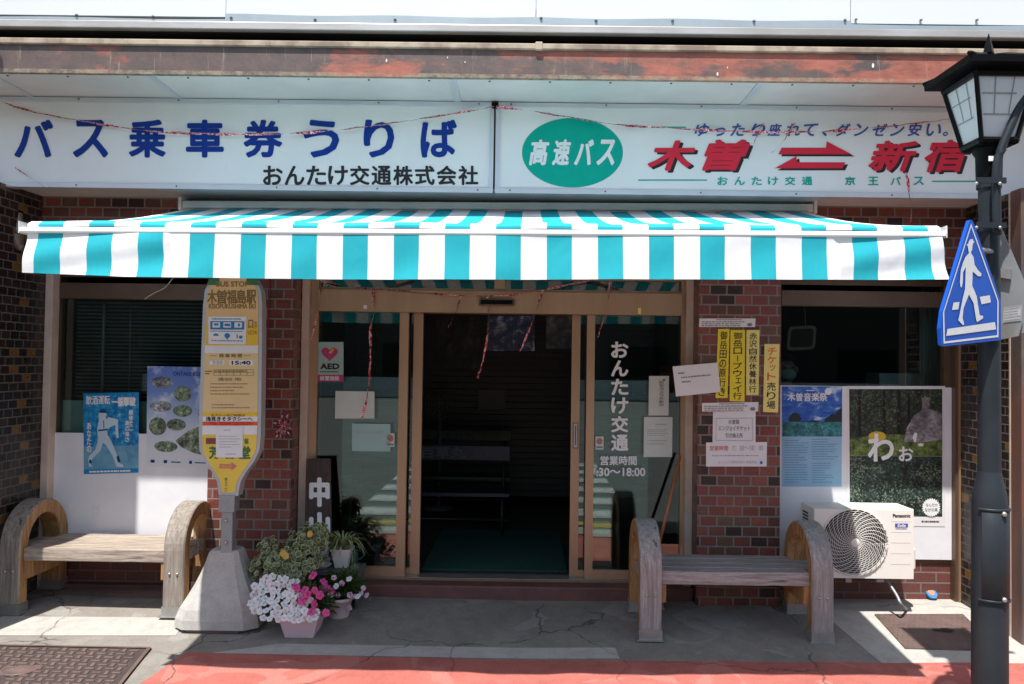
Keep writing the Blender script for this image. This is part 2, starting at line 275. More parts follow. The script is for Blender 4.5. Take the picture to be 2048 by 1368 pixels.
# ------------------------------------------------------------------ mesh helpers
class MB:
    def __init__(s): s.v = []; s.f = []; s.mi = []; s.sm = []
    def add(s, vs, fs, mi=0, smooth=False):
        o = len(s.v); s.v += [Vector(x) for x in vs]
        for f in fs: s.f.append([i+o for i in f]); s.mi.append(mi); s.sm.append(smooth)
    def box(s, x0, x1, y0, y1, z0, z1, mi=0, bev=0):
        if bev:
            bm = bmesh.new(); bmesh.ops.create_cube(bm, size=1)
            for v in bm.verts: v.co = Vector(((x0+x1)/2+v.co.x*(x1-x0), (y0+y1)/2+v.co.y*(y1-y0), (z0+z1)/2+v.co.z*(z1-z0)))
            bmesh.ops.bevel(bm, geom=bm.edges[:], offset=bev, segments=2, affect='EDGES', profile=.5)
            s.bm(bm, mi); return
        s.add([(x0, y0, z0), (x1, y0, z0), (x1, y1, z0), (x0, y1, z0), (x0, y0, z1), (x1, y0, z1), (x1, y1, z1), (x0, y1, z1)],
              [(3, 2, 1, 0), (4, 5, 6, 7), (0, 1, 5, 4), (1, 2, 6, 5), (2, 3, 7, 6), (3, 0, 4, 7)], mi)
    def bm(s, bm, mi=0, smooth=False, mtx=None):
        bm.verts.ensure_lookup_table(); bm.verts.index_update()
        s.add([(mtx @ v.co if mtx else v.co.copy()) for v in bm.verts], [[v.index for v in f.verts] for f in bm.faces], mi, smooth); bm.free()
    def poly(s, pts, mi=0): s.add(pts, [list(range(len(pts)))], mi)
    def prism(s, pts, d, mi=0, side=None):
        n = len(pts); d = Vector(d); pts = [Vector(p) for p in pts]; o = len(s.v)
        s.add(pts+[p+d for p in pts], [list(range(n))], mi)
        s.f.append([o+n+i for i in reversed(range(n))]); s.mi.append(mi); s.sm.append(False)
        for i in range(n): s.f.append([o+i, o+n+i, o+n+(i+1) % n, o+(i+1) % n]); s.mi.append(mi if side is None else side); s.sm.append(False)
    def lathe(s, prof, c, seg=24, mi=0, cap=True, smooth=True):
        c = Vector(c); vs = []; fs = []
        for r, z in prof:
            for i in range(seg): a = 2*math.pi*i/seg; vs.append(c+Vector((r*math.cos(a), r*math.sin(a), z)))
        for j in range(len(prof)-1):
            for i in range(seg): fs.append([j*seg+i, j*seg+(i+1) % seg, (j+1)*seg+(i+1) % seg, (j+1)*seg+i])
        s.add(vs, fs, mi, smooth)
        if cap:
            s.add(vs[:seg], [list(reversed(range(seg)))], mi); s.add(vs[-seg:], [list(range(seg))], mi)
    def tube(s, path, r, seg=8, mi=0, smooth=True):
        path = [Vector(p) for p in path]; n = len(path); rs = r if isinstance(r, (list, tuple)) else [r]*n
        vs = []; fs = []; up = Vector((0, 0, 1))
        for i, p in enumerate(path):
            t = (path[min(i+1, n-1)]-path[max(i-1, 0)]).normalized()
            a = t.cross(up if abs(t.z) < .95 else Vector((0, 1, 0))).normalized(); b = t.cross(a)
            for j in range(seg): q = 2*math.pi*j/seg; vs.append(p+(a*math.cos(q)+b*math.sin(q))*rs[i])
        for i in range(n-1):
            for j in range(seg): fs.append([i*seg+j, i*seg+(j+1) % seg, (i+1)*seg+(j+1) % seg, (i+1)*seg+j])
        fs.append(list(reversed(range(seg)))); fs.append([(n-1)*seg+j for j in range(seg)])
        s.add(vs, fs, mi, smooth)
    def build(s, name, mats, parent=None, origin=None):
        o0 = Vector(origin) if origin is not None else (parent_loc(parent) if parent else Vector((0, 0, 0)))
        me = bpy.data.meshes.new(name); me.from_pydata([v-o0 for v in s.v], [], s.f)
        for mm in (mats if isinstance(mats, (list, tuple)) else [mats]): me.materials.append(MT[mm] if isinstance(mm, str) else mm)
        me.polygons.foreach_set('material_index', s.mi); me.polygons.foreach_set('use_smooth', s.sm); me.update()
        o = bpy.data.objects.new(name, me); COL.objects.link(o)
        if parent: o.parent = parent; o.location = (0, 0, 0) if origin is None else o0-parent_loc(parent)
        else: o.location = o0
        return o
def parent_loc(p):
    l = Vector((0, 0, 0))
    while p: l += p.location; p = p.parent
    return l
def tag(o, label, cat, group=None):
    o['label'] = label; o['category'] = cat
    if group: o['group'] = group
    return o
def thing(name, label, cat, loc=(0, 0, 0), group=None):
    o = bpy.data.objects.new(name, None); COL.objects.link(o); o.location = loc; o.empty_display_size = .1
    return tag(o, label, cat, group)
def copy_tree(o, parent=None):
    c = o.copy(); COL.objects.link(c); c.parent = parent
    for ch in o.children: copy_tree(ch, c)
    return c
def smooth_path(pts, n=6):
    pts = [Vector(p) for p in pts]; out = []
    for i in range(len(pts)-1):
        p0 = pts[max(i-1, 0)]; p1 = pts[i]; p2 = pts[i+1]; p3 = pts[min(i+2, len(pts)-1)]
        for k_ in range(n):
            t = k_/n; out.append(.5*((2*p1)+(p2-p0)*t+(2*p0-5*p1+4*p2-p3)*t*t+(3*p1-p0-3*p2+p3)*t**3))
    return out+[pts[-1]]

# lettering: glyph outlines as flat polygons, normalised to their own bounding box
_gc = {}
def glyphs(sv, shear=0, spacing=1):
    key = (sv, shear, spacing)
    if key in _gc: return _gc[key]
    c = bpy.data.curves.new('t', 'FONT'); c.body = sv; c.shear = shear; c.resolution_u = 3; c.space_character = spacing
    c.align_x = 'CENTER' if '\n' in sv else 'LEFT'
    o = bpy.data.objects.new('t', c); COL.objects.link(o)
    me = bpy.data.meshes.new_from_object(o.evaluated_get(bpy.context.evaluated_depsgraph_get()))
    vs = [(v.co.x, v.co.y) for v in me.vertices]; fs = [list(p.vertices) for p in me.polygons]
    bpy.data.objects.remove(o); bpy.data.meshes.remove(me); bpy.data.curves.remove(c)
    x0 = min(a for a, b in vs); x1 = max(a for a, b in vs); y0 = min(b for a, b in vs); y1 = max(b for a, b in vs)
    _gc[key] = ([((a-x0)/max(1e-6, x1-x0), (y1-b)/max(1e-6, y1-y0)) for a, b in vs], fs); return _gc[key]
class Quad:
    """a flat face in the scene given by its four corners; (0,0) top left, (1,1) bottom right"""
    def __init__(s, A, B, C, D, lift=.002):
        s.A, s.B, s.C, s.D = (Vector(x) for x in (A, B, C, D)); s.lift = lift
        s.n = (s.D-s.A).cross(s.B-s.A).normalized(); s.w = (s.B-s.A).length; s.h = (s.D-s.A).length
    @classmethod
    def px(c, x0, y0, x1, y1, Y, lift=.002): return c(P(x0, y0, Y), P(x1, y0, Y), P(x1, y1, Y), P(x0, y1, Y), lift)
    @classmethod
    def pts(c, pp, Y, lift=.002): return c(*[P(a, b, Y) for a, b in pp], lift)
    def q(s, a, b, l=0):
        return (s.A*(1-a)+s.B*a)*(1-b)+(s.D*(1-a)+s.C*a)*b+s.n*l
    def sub(s, a0, b0, a1, b1, lift=None): return Quad(s.q(a0, b0), s.q(a1, b0), s.q(a1, b1), s.q(a0, b1), s.lift if lift is None else lift)
    def rect(s, mb, a0, b0, a1, b1, l, mi=0): mb.poly([s.q(a0, b0, l), s.q(a1, b0, l), s.q(a1, b1, l), s.q(a0, b1, l)], mi)
    def sheet(s, mb, th, mi=0):
        mb.prism([s.A+s.n*th, s.B+s.n*th, s.C+s.n*th, s.D+s.n*th], -s.n*th, mi)
    def poly(s, mb, pts, l, mi=0): mb.poly([s.q(a, b, l) for a, b in pts], mi)
    def ell(s, mb, a, b, ra, rb, l, mi=0, seg=32, a0=0, a1=6.28319):
        s.poly(mb, [(a+ra*math.cos(a0+(a1-a0)*i/seg), b+rb*math.sin(a0+(a1-a0)*i/seg)) for i in range(seg+(1 if a1-a0 < 6.28 else 0))], l, mi)
    def frame(s, mb, a0, b0, a1, b1, ta, tb, l, mi=0):
        s.rect(mb, a0, b0, a1, b0+tb, l, mi); s.rect(mb, a0, b1-tb, a1, b1, l, mi); s.rect(mb, a0, b0+tb, a0+ta, b1-tb, l, mi); s.rect(mb, a1-ta, b0+tb, a1, b1-tb, l, mi)
    def text(s, mb, sv, a0, b0, a1, b1, l, mi=0, bold=0, shear=0, spacing=1):
        vs, fs = glyphs(sv, shear, spacing)
        n = 12 if bold > .004 else (6 if bold else 1)
        for i in range(n):
            dx = dz = 0
            if n > 1: dx = bold*math.cos(i*2*math.pi/n)/s.w; dz = bold*math.sin(i*2*math.pi/n)/s.h
            mb.add([s.q(a0+(a1-a0)*a+dx, b0+(b1-b0)*b+dz, l+.00006*i) for a, b in vs], fs, mi)
    def vtext(s, mb, sv, a0, b0, a1, b1, l, mi=0, bold=0):
        n = len(sv)
        for i, ch in enumerate(sv):
            if ch == ' ': continue
            h = (b1-b0)/n; t = b0+h*i
            if ch == 'ー': s.rect(mb, (a0+a1)/2-.03, t+.12*h, (a0+a1)/2+.03, t+.88*h, l, mi); continue
            small = ch in 'ッェィ'
            s.text(mb, ch, a0+(.3 if small else 0)*(a1-a0), t+(.1 if small else .04)*h, a1-(.08 if small else 0)*(a1-a0), t+(.8 if small else .92)*h, l, mi, bold)
    def dashes(s, mb, a0, b0, a1, b1, rows, l, mi=0, fill=.5, seed=1, wl=(.02, .09)):
        """print too small to read: rows of broken short strokes"""
        rg = random.Random(seed); rh = (b1-b0)/rows
        for r in range(rows):
            a = a0; end = a1-(a1-a0)*rg.choice((0, .05, .15, .4))
            while a < end:
                wd = rg.uniform(*wl)*(a1-a0); e = min(end, a+wd)
                s.rect(mb, a, b0+rh*(r+.25), e, b0+rh*(r+.25+fill), l, mi); a = e+rg.uniform(.008, .02)*(a1-a0)
def poster(name, q, m_, label, cat, group=None, th=.0015):
    mb = MB(); q.sheet(mb, th); o = mb.build(name, m_, None, q.q(.5, 1)); tag(o, label, cat, group or ('posters on windows and walls' if cat == 'poster' else None)); return o, th+.001
def deco(q, parent, name, mats, fn):
    mb = MB(); fn(mb); return mb.build(name, mats, parent)

# ================================================================== SETTING: ground
def sheet_ground(name, poly_or_grid, lift, m_):
    x0, x1, y0, y1, nx, ny = poly_or_grid; mb = MB(); vs = []; fs = []
    for j in range(ny+1):
        for i in range(nx+1):
            x = x0+(x1-x0)*i/nx; y = y0+(y1-y0)*j/ny; vs.append((x, y, gz(x, y)+lift))
    for j in range(ny):
        for i in range(nx): a = j*(nx+1)+i; fs.append((a, a+1, a+nx+2, a+nx+1))
    mb.add(vs, fs, 0, True); o = mb.build(name, m_); o['kind'] = 'structure'; return o
def ground_poly(name, pts, lift, m_, n=10):
    """a patch that follows the ground: corners on the ground, split into a grid"""
    A, B, C, D = (Vector(p) for p in pts); mb = MB(); vs = []; fs = []
    for j in range(n+1):
        for i in range(n+1):
            a, b = i/n, j/n; p = (A*(1-a)+B*a)*(1-b)+(D*(1-a)+C*a)*b+(Vector((0, .012*math.sin(i*5.1)*math.sin(i*1.7), 0)) if j == 0 and name.startswith('red') else Vector()); vs.append((p.x, p.y, gz(p.x, p.y)+lift))
    for j in range(n):
        for i in range(n): a = j*(n+1)+i; fs.append((a, a+1, a+n+2, a+n+1))
    mb.add(vs, fs, 0, True); o = mb.build(name, m_); return o
mbg = MB(); xs = [-300, -60, -12, -6, -4, -3, -2, -1, 0, 1, 2, 3, 4, 6, 12, 60, 300]; ys = [-300, -60, -12, -4, -2, -1.7, -1.4, -1.1, -.8, -.5, -.25, 0, .3, 8, 300]
mbg.add([(x, y, gz(x, y)-.012) for y in ys for x in xs], [(j*17+i, j*17+i+1, j*17+i+18, j*17+i+17) for j in range(14) for i in range(16)], 0, True)
o = mbg.build('ground', 'asphalt'); o['kind'] = 'structure'
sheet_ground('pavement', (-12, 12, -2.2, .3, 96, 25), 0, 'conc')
rl = G(375, 1305); rr = G(1340, 1323)
yR = rl.y+(rr.y-rl.y)*(12-rl.x)/(rr.x-rl.x); bl = G(262, 1396)
o = ground_poly('red_pavement', [(rl.x, rl.y, 0), (12, rr.y+(rr.y-rl.y)*.1, 0), (12, -2.2, 0), (bl.x-.2, -2.2, 0)], .004, 'redroad', 40); o['kind'] = 'structure'
a_ = G(195, 1208); b_ = G(395, 1212); c_ = G(372, 1285); d_ = G(60, 1280)
o = ground_poly('patch_or_sunlit_pavement', [G(560, 1288), G(1230, 1296), G(1240, 1318), G(420, 1307)], .003, 'conc_new_or_lit', 10); o['kind'] = 'structure'
o = ground_poly('patch_or_sunlit_pavement', [G(-160, 1232), G(372, 1236), G(352, 1272), G(-160, 1272)], .003, 'conc_new_or_lit', 10); o['kind'] = 'structure'
o = ground_poly('patch_or_sunlit_pavement', [(2.02, .155, 0), (3.3, .155, 0), (3.6, -.9, 0), (2.12, -.88, 0)], .002, 'conc_new_or_lit', 12); o['kind'] = 'structure'  # sunlit ground painted paler, edged along the awning shadow
o = ground_poly('stained_pavement', [(-3.42, .2, 0), (-2.2, .2, 0), (-2.2, -.06, 0), (-3.42, -.06, 0)], .004, 'stain', 6); o['kind'] = 'structure'
o = ground_poly('drain_channel', [(-12, -2.25, 0), (12, -2.25, 0), (12, -2.6, 0), (-12, -2.6, 0)], .003, 'conc_new_or_lit', 24); o['kind'] = 'structure'
mb = MB(); mb.box(-12, 12, -2.95, -2.75, -.126, -.119); o = mb.build('yellow_road_line', mat('faded_yellow_line', (.50, .36, .08), .8)); o['kind'] = 'structure'
for i in range(6):
    y = -3.3-.9*i; mb = MB(); mb.box(-2.0, 1.3, y-.45, y, -.126, -.121); o = mb.build('crosswalk_stripe', 'roadwhite'); o['kind'] = 'structure'

# ================================================================== BUILDING
B = thing('ticket_office_building', 'single storey ticket office with red brick pillars, bronze entrance and rusty red eaves', 'building')
def part(name, mats, fn, parent=B):
    mb = MB(); fn(mb); return mb.build(name, mats, parent)
ZT = 2.83                         # underside of the sign box
XL, XR = -3.44, 3.10              # wing wall faces
part('brick_pillar', 'brick', lambda mb: mb.box(-2.22, -1.634, 0, .30, -.05, 2.36)); part('brick_pillar', 'brick', lambda mb: mb.box(1.218, 1.796, 0, .30, -.05, 2.36))
part('brick_lintel', 'brick', lambda mb: mb.box(XL, XR, 0, .30, 2.36, ZT+.1))
part('wing_wall', 'tile', lambda mb: mb.box(XL-.2, XL, -1.15, .35, -.15, ZT-.01))
part('wing_wall', 'tile', lambda mb: mb.box(XR, XR+.25, -.49, .35, -.05, ZT-.01))
part('wing_corner_bead', 'cream', lambda mb: mb.box(XR-.001, XR+.012, -.505, -.491, -.05, ZT-.01))
part('steel_column', 'steelcol', lambda mb: mb.box(XR+.0, XR+.4, -.62, -.506, -.06, ZT+.0, bev=.006))
def f(mb):
    z0 = P(250, 1163, .16).z
    mb.box(XL, -2.221, .16, .34, -.05, P(250, 1118, .16).z)
part('plinth', 'plinth', f)
part('plinth', 'plinth', lambda mb: mb.box(1.797, XR, .16, .34, -.05, P(1850, 1126, .16).z))
part('plinth_ledge', 'step', lambda mb: mb.box(XL, -2.221, .10, .159, .0, .065))
def f(mb):
    zs = P(1000, 1164, .13).z
    mb.box(-1.633, 1.217, .09, .40, -.05, zs-.02, 0, .01)
part('door_step', 'step', f)
# left window
def win(xa, xb, Yp, zb, zh, boardtop_px, frame_m, hdr_px, x_ref):
    W = bpy.data.objects.new('window', None); COL.objects.link(W); W.parent = B
    h0, h1 = P(x_ref, hdr_px[0], Yp).z, P(x_ref, hdr_px[1], Yp).z
    def fr(mb):
        mb.box(xa, xa+.05, Yp, Yp+.09, zb, 2.36); mb.box(xb-.05, xb, Yp, Yp+.09, zb, 2.36)
        mb.box(xa+.05, xb-.05, Yp-.01, Yp+.08, h1, h0); mb.box(xa+.05, xb-.05, Yp+.005, Yp+.085, zb, zb+.035)
        mb.box(xa+.05, xb-.05, Yp+.02, Yp+.07, h0+.045, 2.36)
    part('window_frame', frame_m, fr, W)
    part('window_pane', 'glass', lambda mb: mb.box(xa+.05, xb-.05, Yp+.045, Yp+.049, zb+.035, h1), W)
    bt = P(x_ref, boardtop_px, Yp+.03).z
    part('window_board', 'whiteboard', lambda mb: mb.box(xa+.012, xb-.001, Yp-.012, Yp-.002, zb+.03, bt), W)
    return h0, h1, bt
zbL = P(250, 1118, .16).z; zbR = P(1850, 1126, .16).z
hL = win(XL, -2.221, .15, zbL, 2.3, 866, 'bronzedk', (567, 598), 250)
hR = win(1.797, XR-.03, .15, zbR, 2.3, 773, 'bronzedk', (583, 613), 1750)
part('window_post', 'cream', lambda mb: mb.box(XL+.001, XL+.055, .06, .149, .0, 2.36, 0, .004))
part('window_post', 'bronzedk', lambda mb: mb.box(XR-.03, XR-.001, .09, .24, .0, 2.36))
part('post_bead', 'bronze', lambda mb: mb.box(XR-.012, XR-.002, .07, .089, .0, 2.36))
part('teal_window_board', 'tealboard', lambda mb: mb.box(XL+.051, -2.272, .23, .24, hL[2]-.1, P(250, 802, .23).z))
# entrance
YD = .22
zs = P(1000, 1164, .13).z; hd0, hd1 = P(1000, 584, YD).z, P(1000, 627, YD).z
E_ = bpy.data.objects.new('entrance', None); COL.objects.link(E_); E_.parent = B
part('corner_post', 'cream', lambda mb: mb.box(P(602, 800, .2).x, P(617, 800, .2).x, .17, .29, -.02, 2.36, 0, .004), E_)
part('corner_post', 'cream', lambda mb: mb.box(P(1370, 800, .2).x, P(1386, 800, .2).x, .17, .29, -.02, 2.36, 0, .004), E_)
def xD(u): return P(u, 850, YD).x
def f(mb):
    mb.box(xD(617.5), xD(633), YD, YD+.12, zs-.02, 2.36); mb.box(xD(1361), xD(1369.5), YD, YD+.12, zs-.02, 2.36)
    mb.box(xD(633), xD(1361), YD-.035, YD+.13, hd1, hd0); mb.box(xD(633), xD(1361), YD+.0, YD+.12, zs-.025, zs)
    z1 = hd0+.022
    mb.box(xD(633), xD(1361), YD+.01, YD+.1, hd0+.004, z1); mb.box(xD(633), xD(1361), YD+.01, YD+.1, 2.30, 2.36)
    mb.box(xD(985), xD(1006), YD-.005, YD+.1, z1, 2.30)
part('door_frame', 'bronze', f, E_)
part('threshold', 'stainless', lambda mb: mb.box(xD(633), xD(1361), YD-.02, YD+.10, zs+.001, zs+.005), E_)
part('transom_pane', 'glass', lambda mb: mb.box(xD(633.5), xD(984.5), YD+.05, YD+.053, hd0+.022, 2.30), E_); part('transom_pane', 'glass', lambda mb: mb.box(xD(1006.5), xD(1360.5), YD+.05, YD+.053, hd0+.022, 2.30), E_)
zk = P(700, 1133, YD).z
def sash(name, ua, ub, stile, Yo, kick):
    s_ = bpy.data.objects.new(name, None); COL.objects.link(s_); s_.parent = B
    def g(mb):
        for a, b in stile: mb.box(xD(a), xD(b), YD+Yo, YD+Yo+.045, zs+.006, hd1-.001)
        mb.box(xD(ua), xD(ub), YD+Yo+.006, YD+Yo+.04, zs+.006, kick)
    part('sash_frame', 'bronze', g, s_)
    part('sash_pane', 'glass', lambda mb: mb.box(xD(ua), xD(ub), YD+Yo+.02, YD+Yo+.024, kick, hd1-.002), s_)
    return s_
sash('fixed_sash', 633.5, 796, [(796, 814)], .0, zk); sash('fixed_sash', 1188, 1360.5, [(1172, 1188)], .0, zk)
sash('sliding_door', 680, 822, [(822, 841)], .06, zk-.02)
sd = sash('sliding_door', 1160, 1300, [(1143, 1160)], .06, zk-.02)
def f(mb):
    q = Quad.px(1145.5, 845, 1156.5, 897, YD+.058)
    q.frame(mb, 0, 0, 1, 1, .16, .04, 0); q.rect(mb, .16, .04, .84, .96, -.0015, 1); q.rect(mb, .4, .12, .6, .88, .001, 0)
part('door_handle', ['bronzedk', 'stainless'], f, sd)
def f(mb):
    a, b = P(958, 597, YD-.06), P(1029, 612, YD-.06); mb.box(a.x, b.x, YD-.065, YD-.036, b.z, a.z, 0, .004); mb.box(a.x+.012, b.x-.012, YD-.068, YD-.0655, b.z+.01, a.z-.01, 1)
part('door_sensor', ['bronzedk', 'lampblack'], f, E_)
# upper structure: sign box, eaves, roof edge
YS, YF = -.385, -.867
zsb, zst = 2.803, 3.408
def f(mb):
    mb.box(-4.6, 5.2, YS+.01, .0, ZT-.005, ZT+.003)                                # soffit under the sign box
    mb.box(-4.6, 5.2, YF+.02, YS+.03, zst+.002, zst+.012)                           # soffit between sign and fascia
    mb.box(-4.6, 5.2, .0, .06, ZT+.003, zst+.3)
part('soffit', 'soffit', f)
if 1:
    for (u0, v0, u1, v1) in ((-120, 120, 62, 199), (289, 149, 359, 202), (906, 157, 916, 205), (1526, 159, 1485, 208)):
        a = P(u1, v1, YS-.0); x = a.x
        part('soffit_seam', 'alu', lambda mb: mb.box(x-.022, x+.022, YF+.025, YS-.004, zst-.004, zst+.001))
def studs(name, m_, parent, pts, prof=None, r=.01, seg=8):
    p0 = None; base = parent_loc(parent)
    for p in pts:
        p = Vector(p)
        if p0 is None:
            mb = MB()
            if prof: mb.lathe(prof, (0, 0, 0), seg)
            else: bm = bmesh.new(); bmesh.ops.create_uvsphere(bm, u_segments=10, v_segments=8, radius=r); mb.bm(bm, 0, True)
            p0 = mb.build(name, m_, None, (0, 0, 0)); o_ = p0
        else: o_ = p0.copy(); COL.objects.link(o_)
        o_.parent = parent; o_.location = p-base
studs('soffit_screw', 'stand', B, [(-3.2+i*.37, YF+.09, zst+.001) for i in range(17)], [(.007, 0), (.007, -.004), (.003, -.006)])
part('fascia', 'fascia', lambda mb: (mb.box(-4.6, 5.4, YF, YF+.03, zst-.012, 3.60), mb.box(-4.6, 5.4, YF-.008, YF-.0005, zst-.014, zst+.0)))
def f(mb):
    mb.box(-4.6, 5.4, YF-.017, YF+.03, 3.567, 3.604, 0, .006); mb.box(-4.6, 5.4, YF+.031, YF+.3, 3.53, 3.56, 1)
    for x in (P(1078, 88, YF).x,): mb.box(x-.022, x+.022, YF-.024, YF+.0, 3.56, 3.612, 0, .006)
part('gutter', ['gutter', 'dark'], f)
part('eaves_recess', 'dark', lambda mb: (mb.box(-4.6, 5.4, YF+.30, YF+.34, 3.53, 3.80), mb.box(-4.6, 5.4, YF+.031, YF+.30, 3.668, 3.676)))  # shade under the roof trim put in as near-black colour
part('roof_edge_trim', 'trim', lambda mb: mb.box(-4.6, 5.4, YF-.022, YF+.03, 3.667, 3.712, 0, .004))
def f(mb):
    xs = [-4.6, P(453, 20, YF).x, P(1072, 20, YF).x, P(1700, 20, YF).x, 5.4]
    for i in range(4): mb.box(xs[i]+.002, xs[i+1]-.002, YF-.008-.002*(i % 2), YF+.05, 3.745 if i < 3 else 3.748, 5.2)
part('roof_cladding', 'parapet', f)
def f(mb):
    xs = [-4.6, P(453, 20, YF).x, P(1072, 20, YF).x, P(1700, 20, YF).x, 5.4]
    for i in range(4):
        n = 14; top = [(xs[i]+(xs[i+1]-xs[i])*j/n, 3.758+.004*math.sin(j*.9+i)+(0 if i < 3 else -.018)+(-.03 if i == 0 else 0)) for j in range(n+1)]
        pts = [Vector((x, YF-.018, z)) for x, z in top]+[Vector((xs[i+1], YF-.018, 3.713)), Vector((xs[i], YF-.018, 3.713))]
        mb.prism(pts, (0, .008, 0))
part('roof_flashing', 'flash', f)
studs('flashing_screw', 'stand', B, [P(u, v, YF-.02) for u, v in ((153, 31), (306, 34), (462, 36), (630, 40), (790, 40), (1082, 37), (1192, 42), (1345, 42), (1508, 43), (1690, 41), (1712, 40), (1842, 41), (1954, 41))], [(.009, 0), (.009, .006), (.004, .01)])
part('roof', 'roofd', lambda mb: mb.box(-4.6, 5.4, YF+.05, 8, 3.80, 3.84))
part('added_shade_board', 'signwhite', lambda mb: [mb.prism([(-4.6, -1.4, 4.86), (-3.58, -1.4, 4.86), (-3.36, -1.4, 4.72), (-3.36, -1.4, 4.2), (-4.6, -1.4, 4.2)], (0, .05, 0)), mb.box(-4.5, -4.44, -1.36, YF+.0, 4.5, 4.56)])  # unseen board added out of view to cast shade on the left window board
# the dim room behind the glass
def f(mb):
    mb.box(-6, -3.66, .36, .42, 0, 3.5); mb.box(3.36, 6, .36, .42, 0, 3.5)
    mb.box(-3.7, -3.66, .42, 5, 0, 3.4); mb.box(3.36, 3.4, .42, 5, 0, 3.4); mb.box(-3.7, 3.4, 4.4, 4.45, 0, 3.4); mb.box(-3.66, 3.36, .31, 4.4, 2.75, 2.8)
    mb.box(-2.0, -1.94, .31, 4.4, 0, 2.75); mb.box(1.5, 1.56, .31, 4.4, 0, 2.75)
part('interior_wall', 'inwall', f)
MT['stucco'] = mat('grey_stucco', (.34, .32, .29), .9, 0, (.27, .25, .23), 4, bump=(60, .3))
part('side_wall', 'stucco', lambda mb: mb.box(XR+.26, 6, .28, .355, -.1, 3.5)); part('side_wall', 'stucco', lambda mb: mb.box(-6, XL-.21, .28, .355, -.1, 3.5))
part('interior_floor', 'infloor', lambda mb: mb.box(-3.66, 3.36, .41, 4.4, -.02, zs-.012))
def f(mb):
    for i in range(34): mb.box(-1.9, 1.45, 3.3+.008*(i % 2), 3.34, .2+i*.07, .265+i*.07)
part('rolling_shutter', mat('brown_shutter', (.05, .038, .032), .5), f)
tag(part('door_mat', 'mat', lambda mb: mb.box(-.76, .34, .46, 1.9, zs-.011, zs+.004), None), 'dark green mat inside the open entrance', 'mat')
B.location = (0, 0, 0)

# ================================================================== signboards
def signboard(name, label, u0, u1, fn, Y=YS):
    xa, xb = u0, u1
    S = thing(name, label, 'signboard', (xa*.5+xb*.5, Y, zsb), 'signboards above the awning')
    mb = MB(); mb.box(xa, xb, Y, Y+.06, zsb+.02, zst-.02); mb.build('sign_panel', 'signwhite', S)
    def fr(mb):
        mb.box(xa, xb, Y-.014, Y+.06, zsb, zsb+.034, 0, .003); mb.box(xa, xb, Y-.012, Y+.06, zst-.035, zst-.002, 0, .003)
        mb.box(xa, xa+.028, Y-.010, Y+.06, zsb+.034, zst-.035); mb.box(xb-.028, xb, Y-.010, Y+.06, zsb+.034, zst-.035)
    mb = MB(); fr(mb); mb.build('sign_frame', 'alu', S)
    n = int((xb-xa)/.62)
    studs('frame_screw', 'stand', S, [(xa+.1+(xb-xa-.2)*i/n, Y-.013, z) for i in range(n+1) for z in (zsb+.018, zst-.016)], None, .006)
    fn(S, Y); return S
def s1(S, Y):
    q = lambda a, b, c, d: Quad.px(a, b, c, d, Y)
    mb = MB()
    for ch, (a, b) in zip('バス乗車券うりば', ((29, 107), (146, 217), (258, 332), (372, 448), (487, 565), (606, 679), (727, 789), (841, 914))):
        k_ = q(a, 239, b, 316); i = .012/k_.w*1.0; k_.text(mb, ch, i*.75, .04, 1-i*.75, .96, .003, 0, .0085)
    mb.build('lettering', 'navy', S)
    mb = MB()
    for i, ch in enumerate('おんたけ交通株式会社'):
        a = 526+i*43.4; k_ = q(a, 331, a+40, 371); k_.text(mb, ch, .03, .04, .97, .96, .003, 0, .0038)
    mb.build('lettering', 'ink', S)
xm = P(989, 300, YS).x
signboard('signboard', 'long white signboard with blue and black lettering above the awning', -4.4, xm-.006, s1)
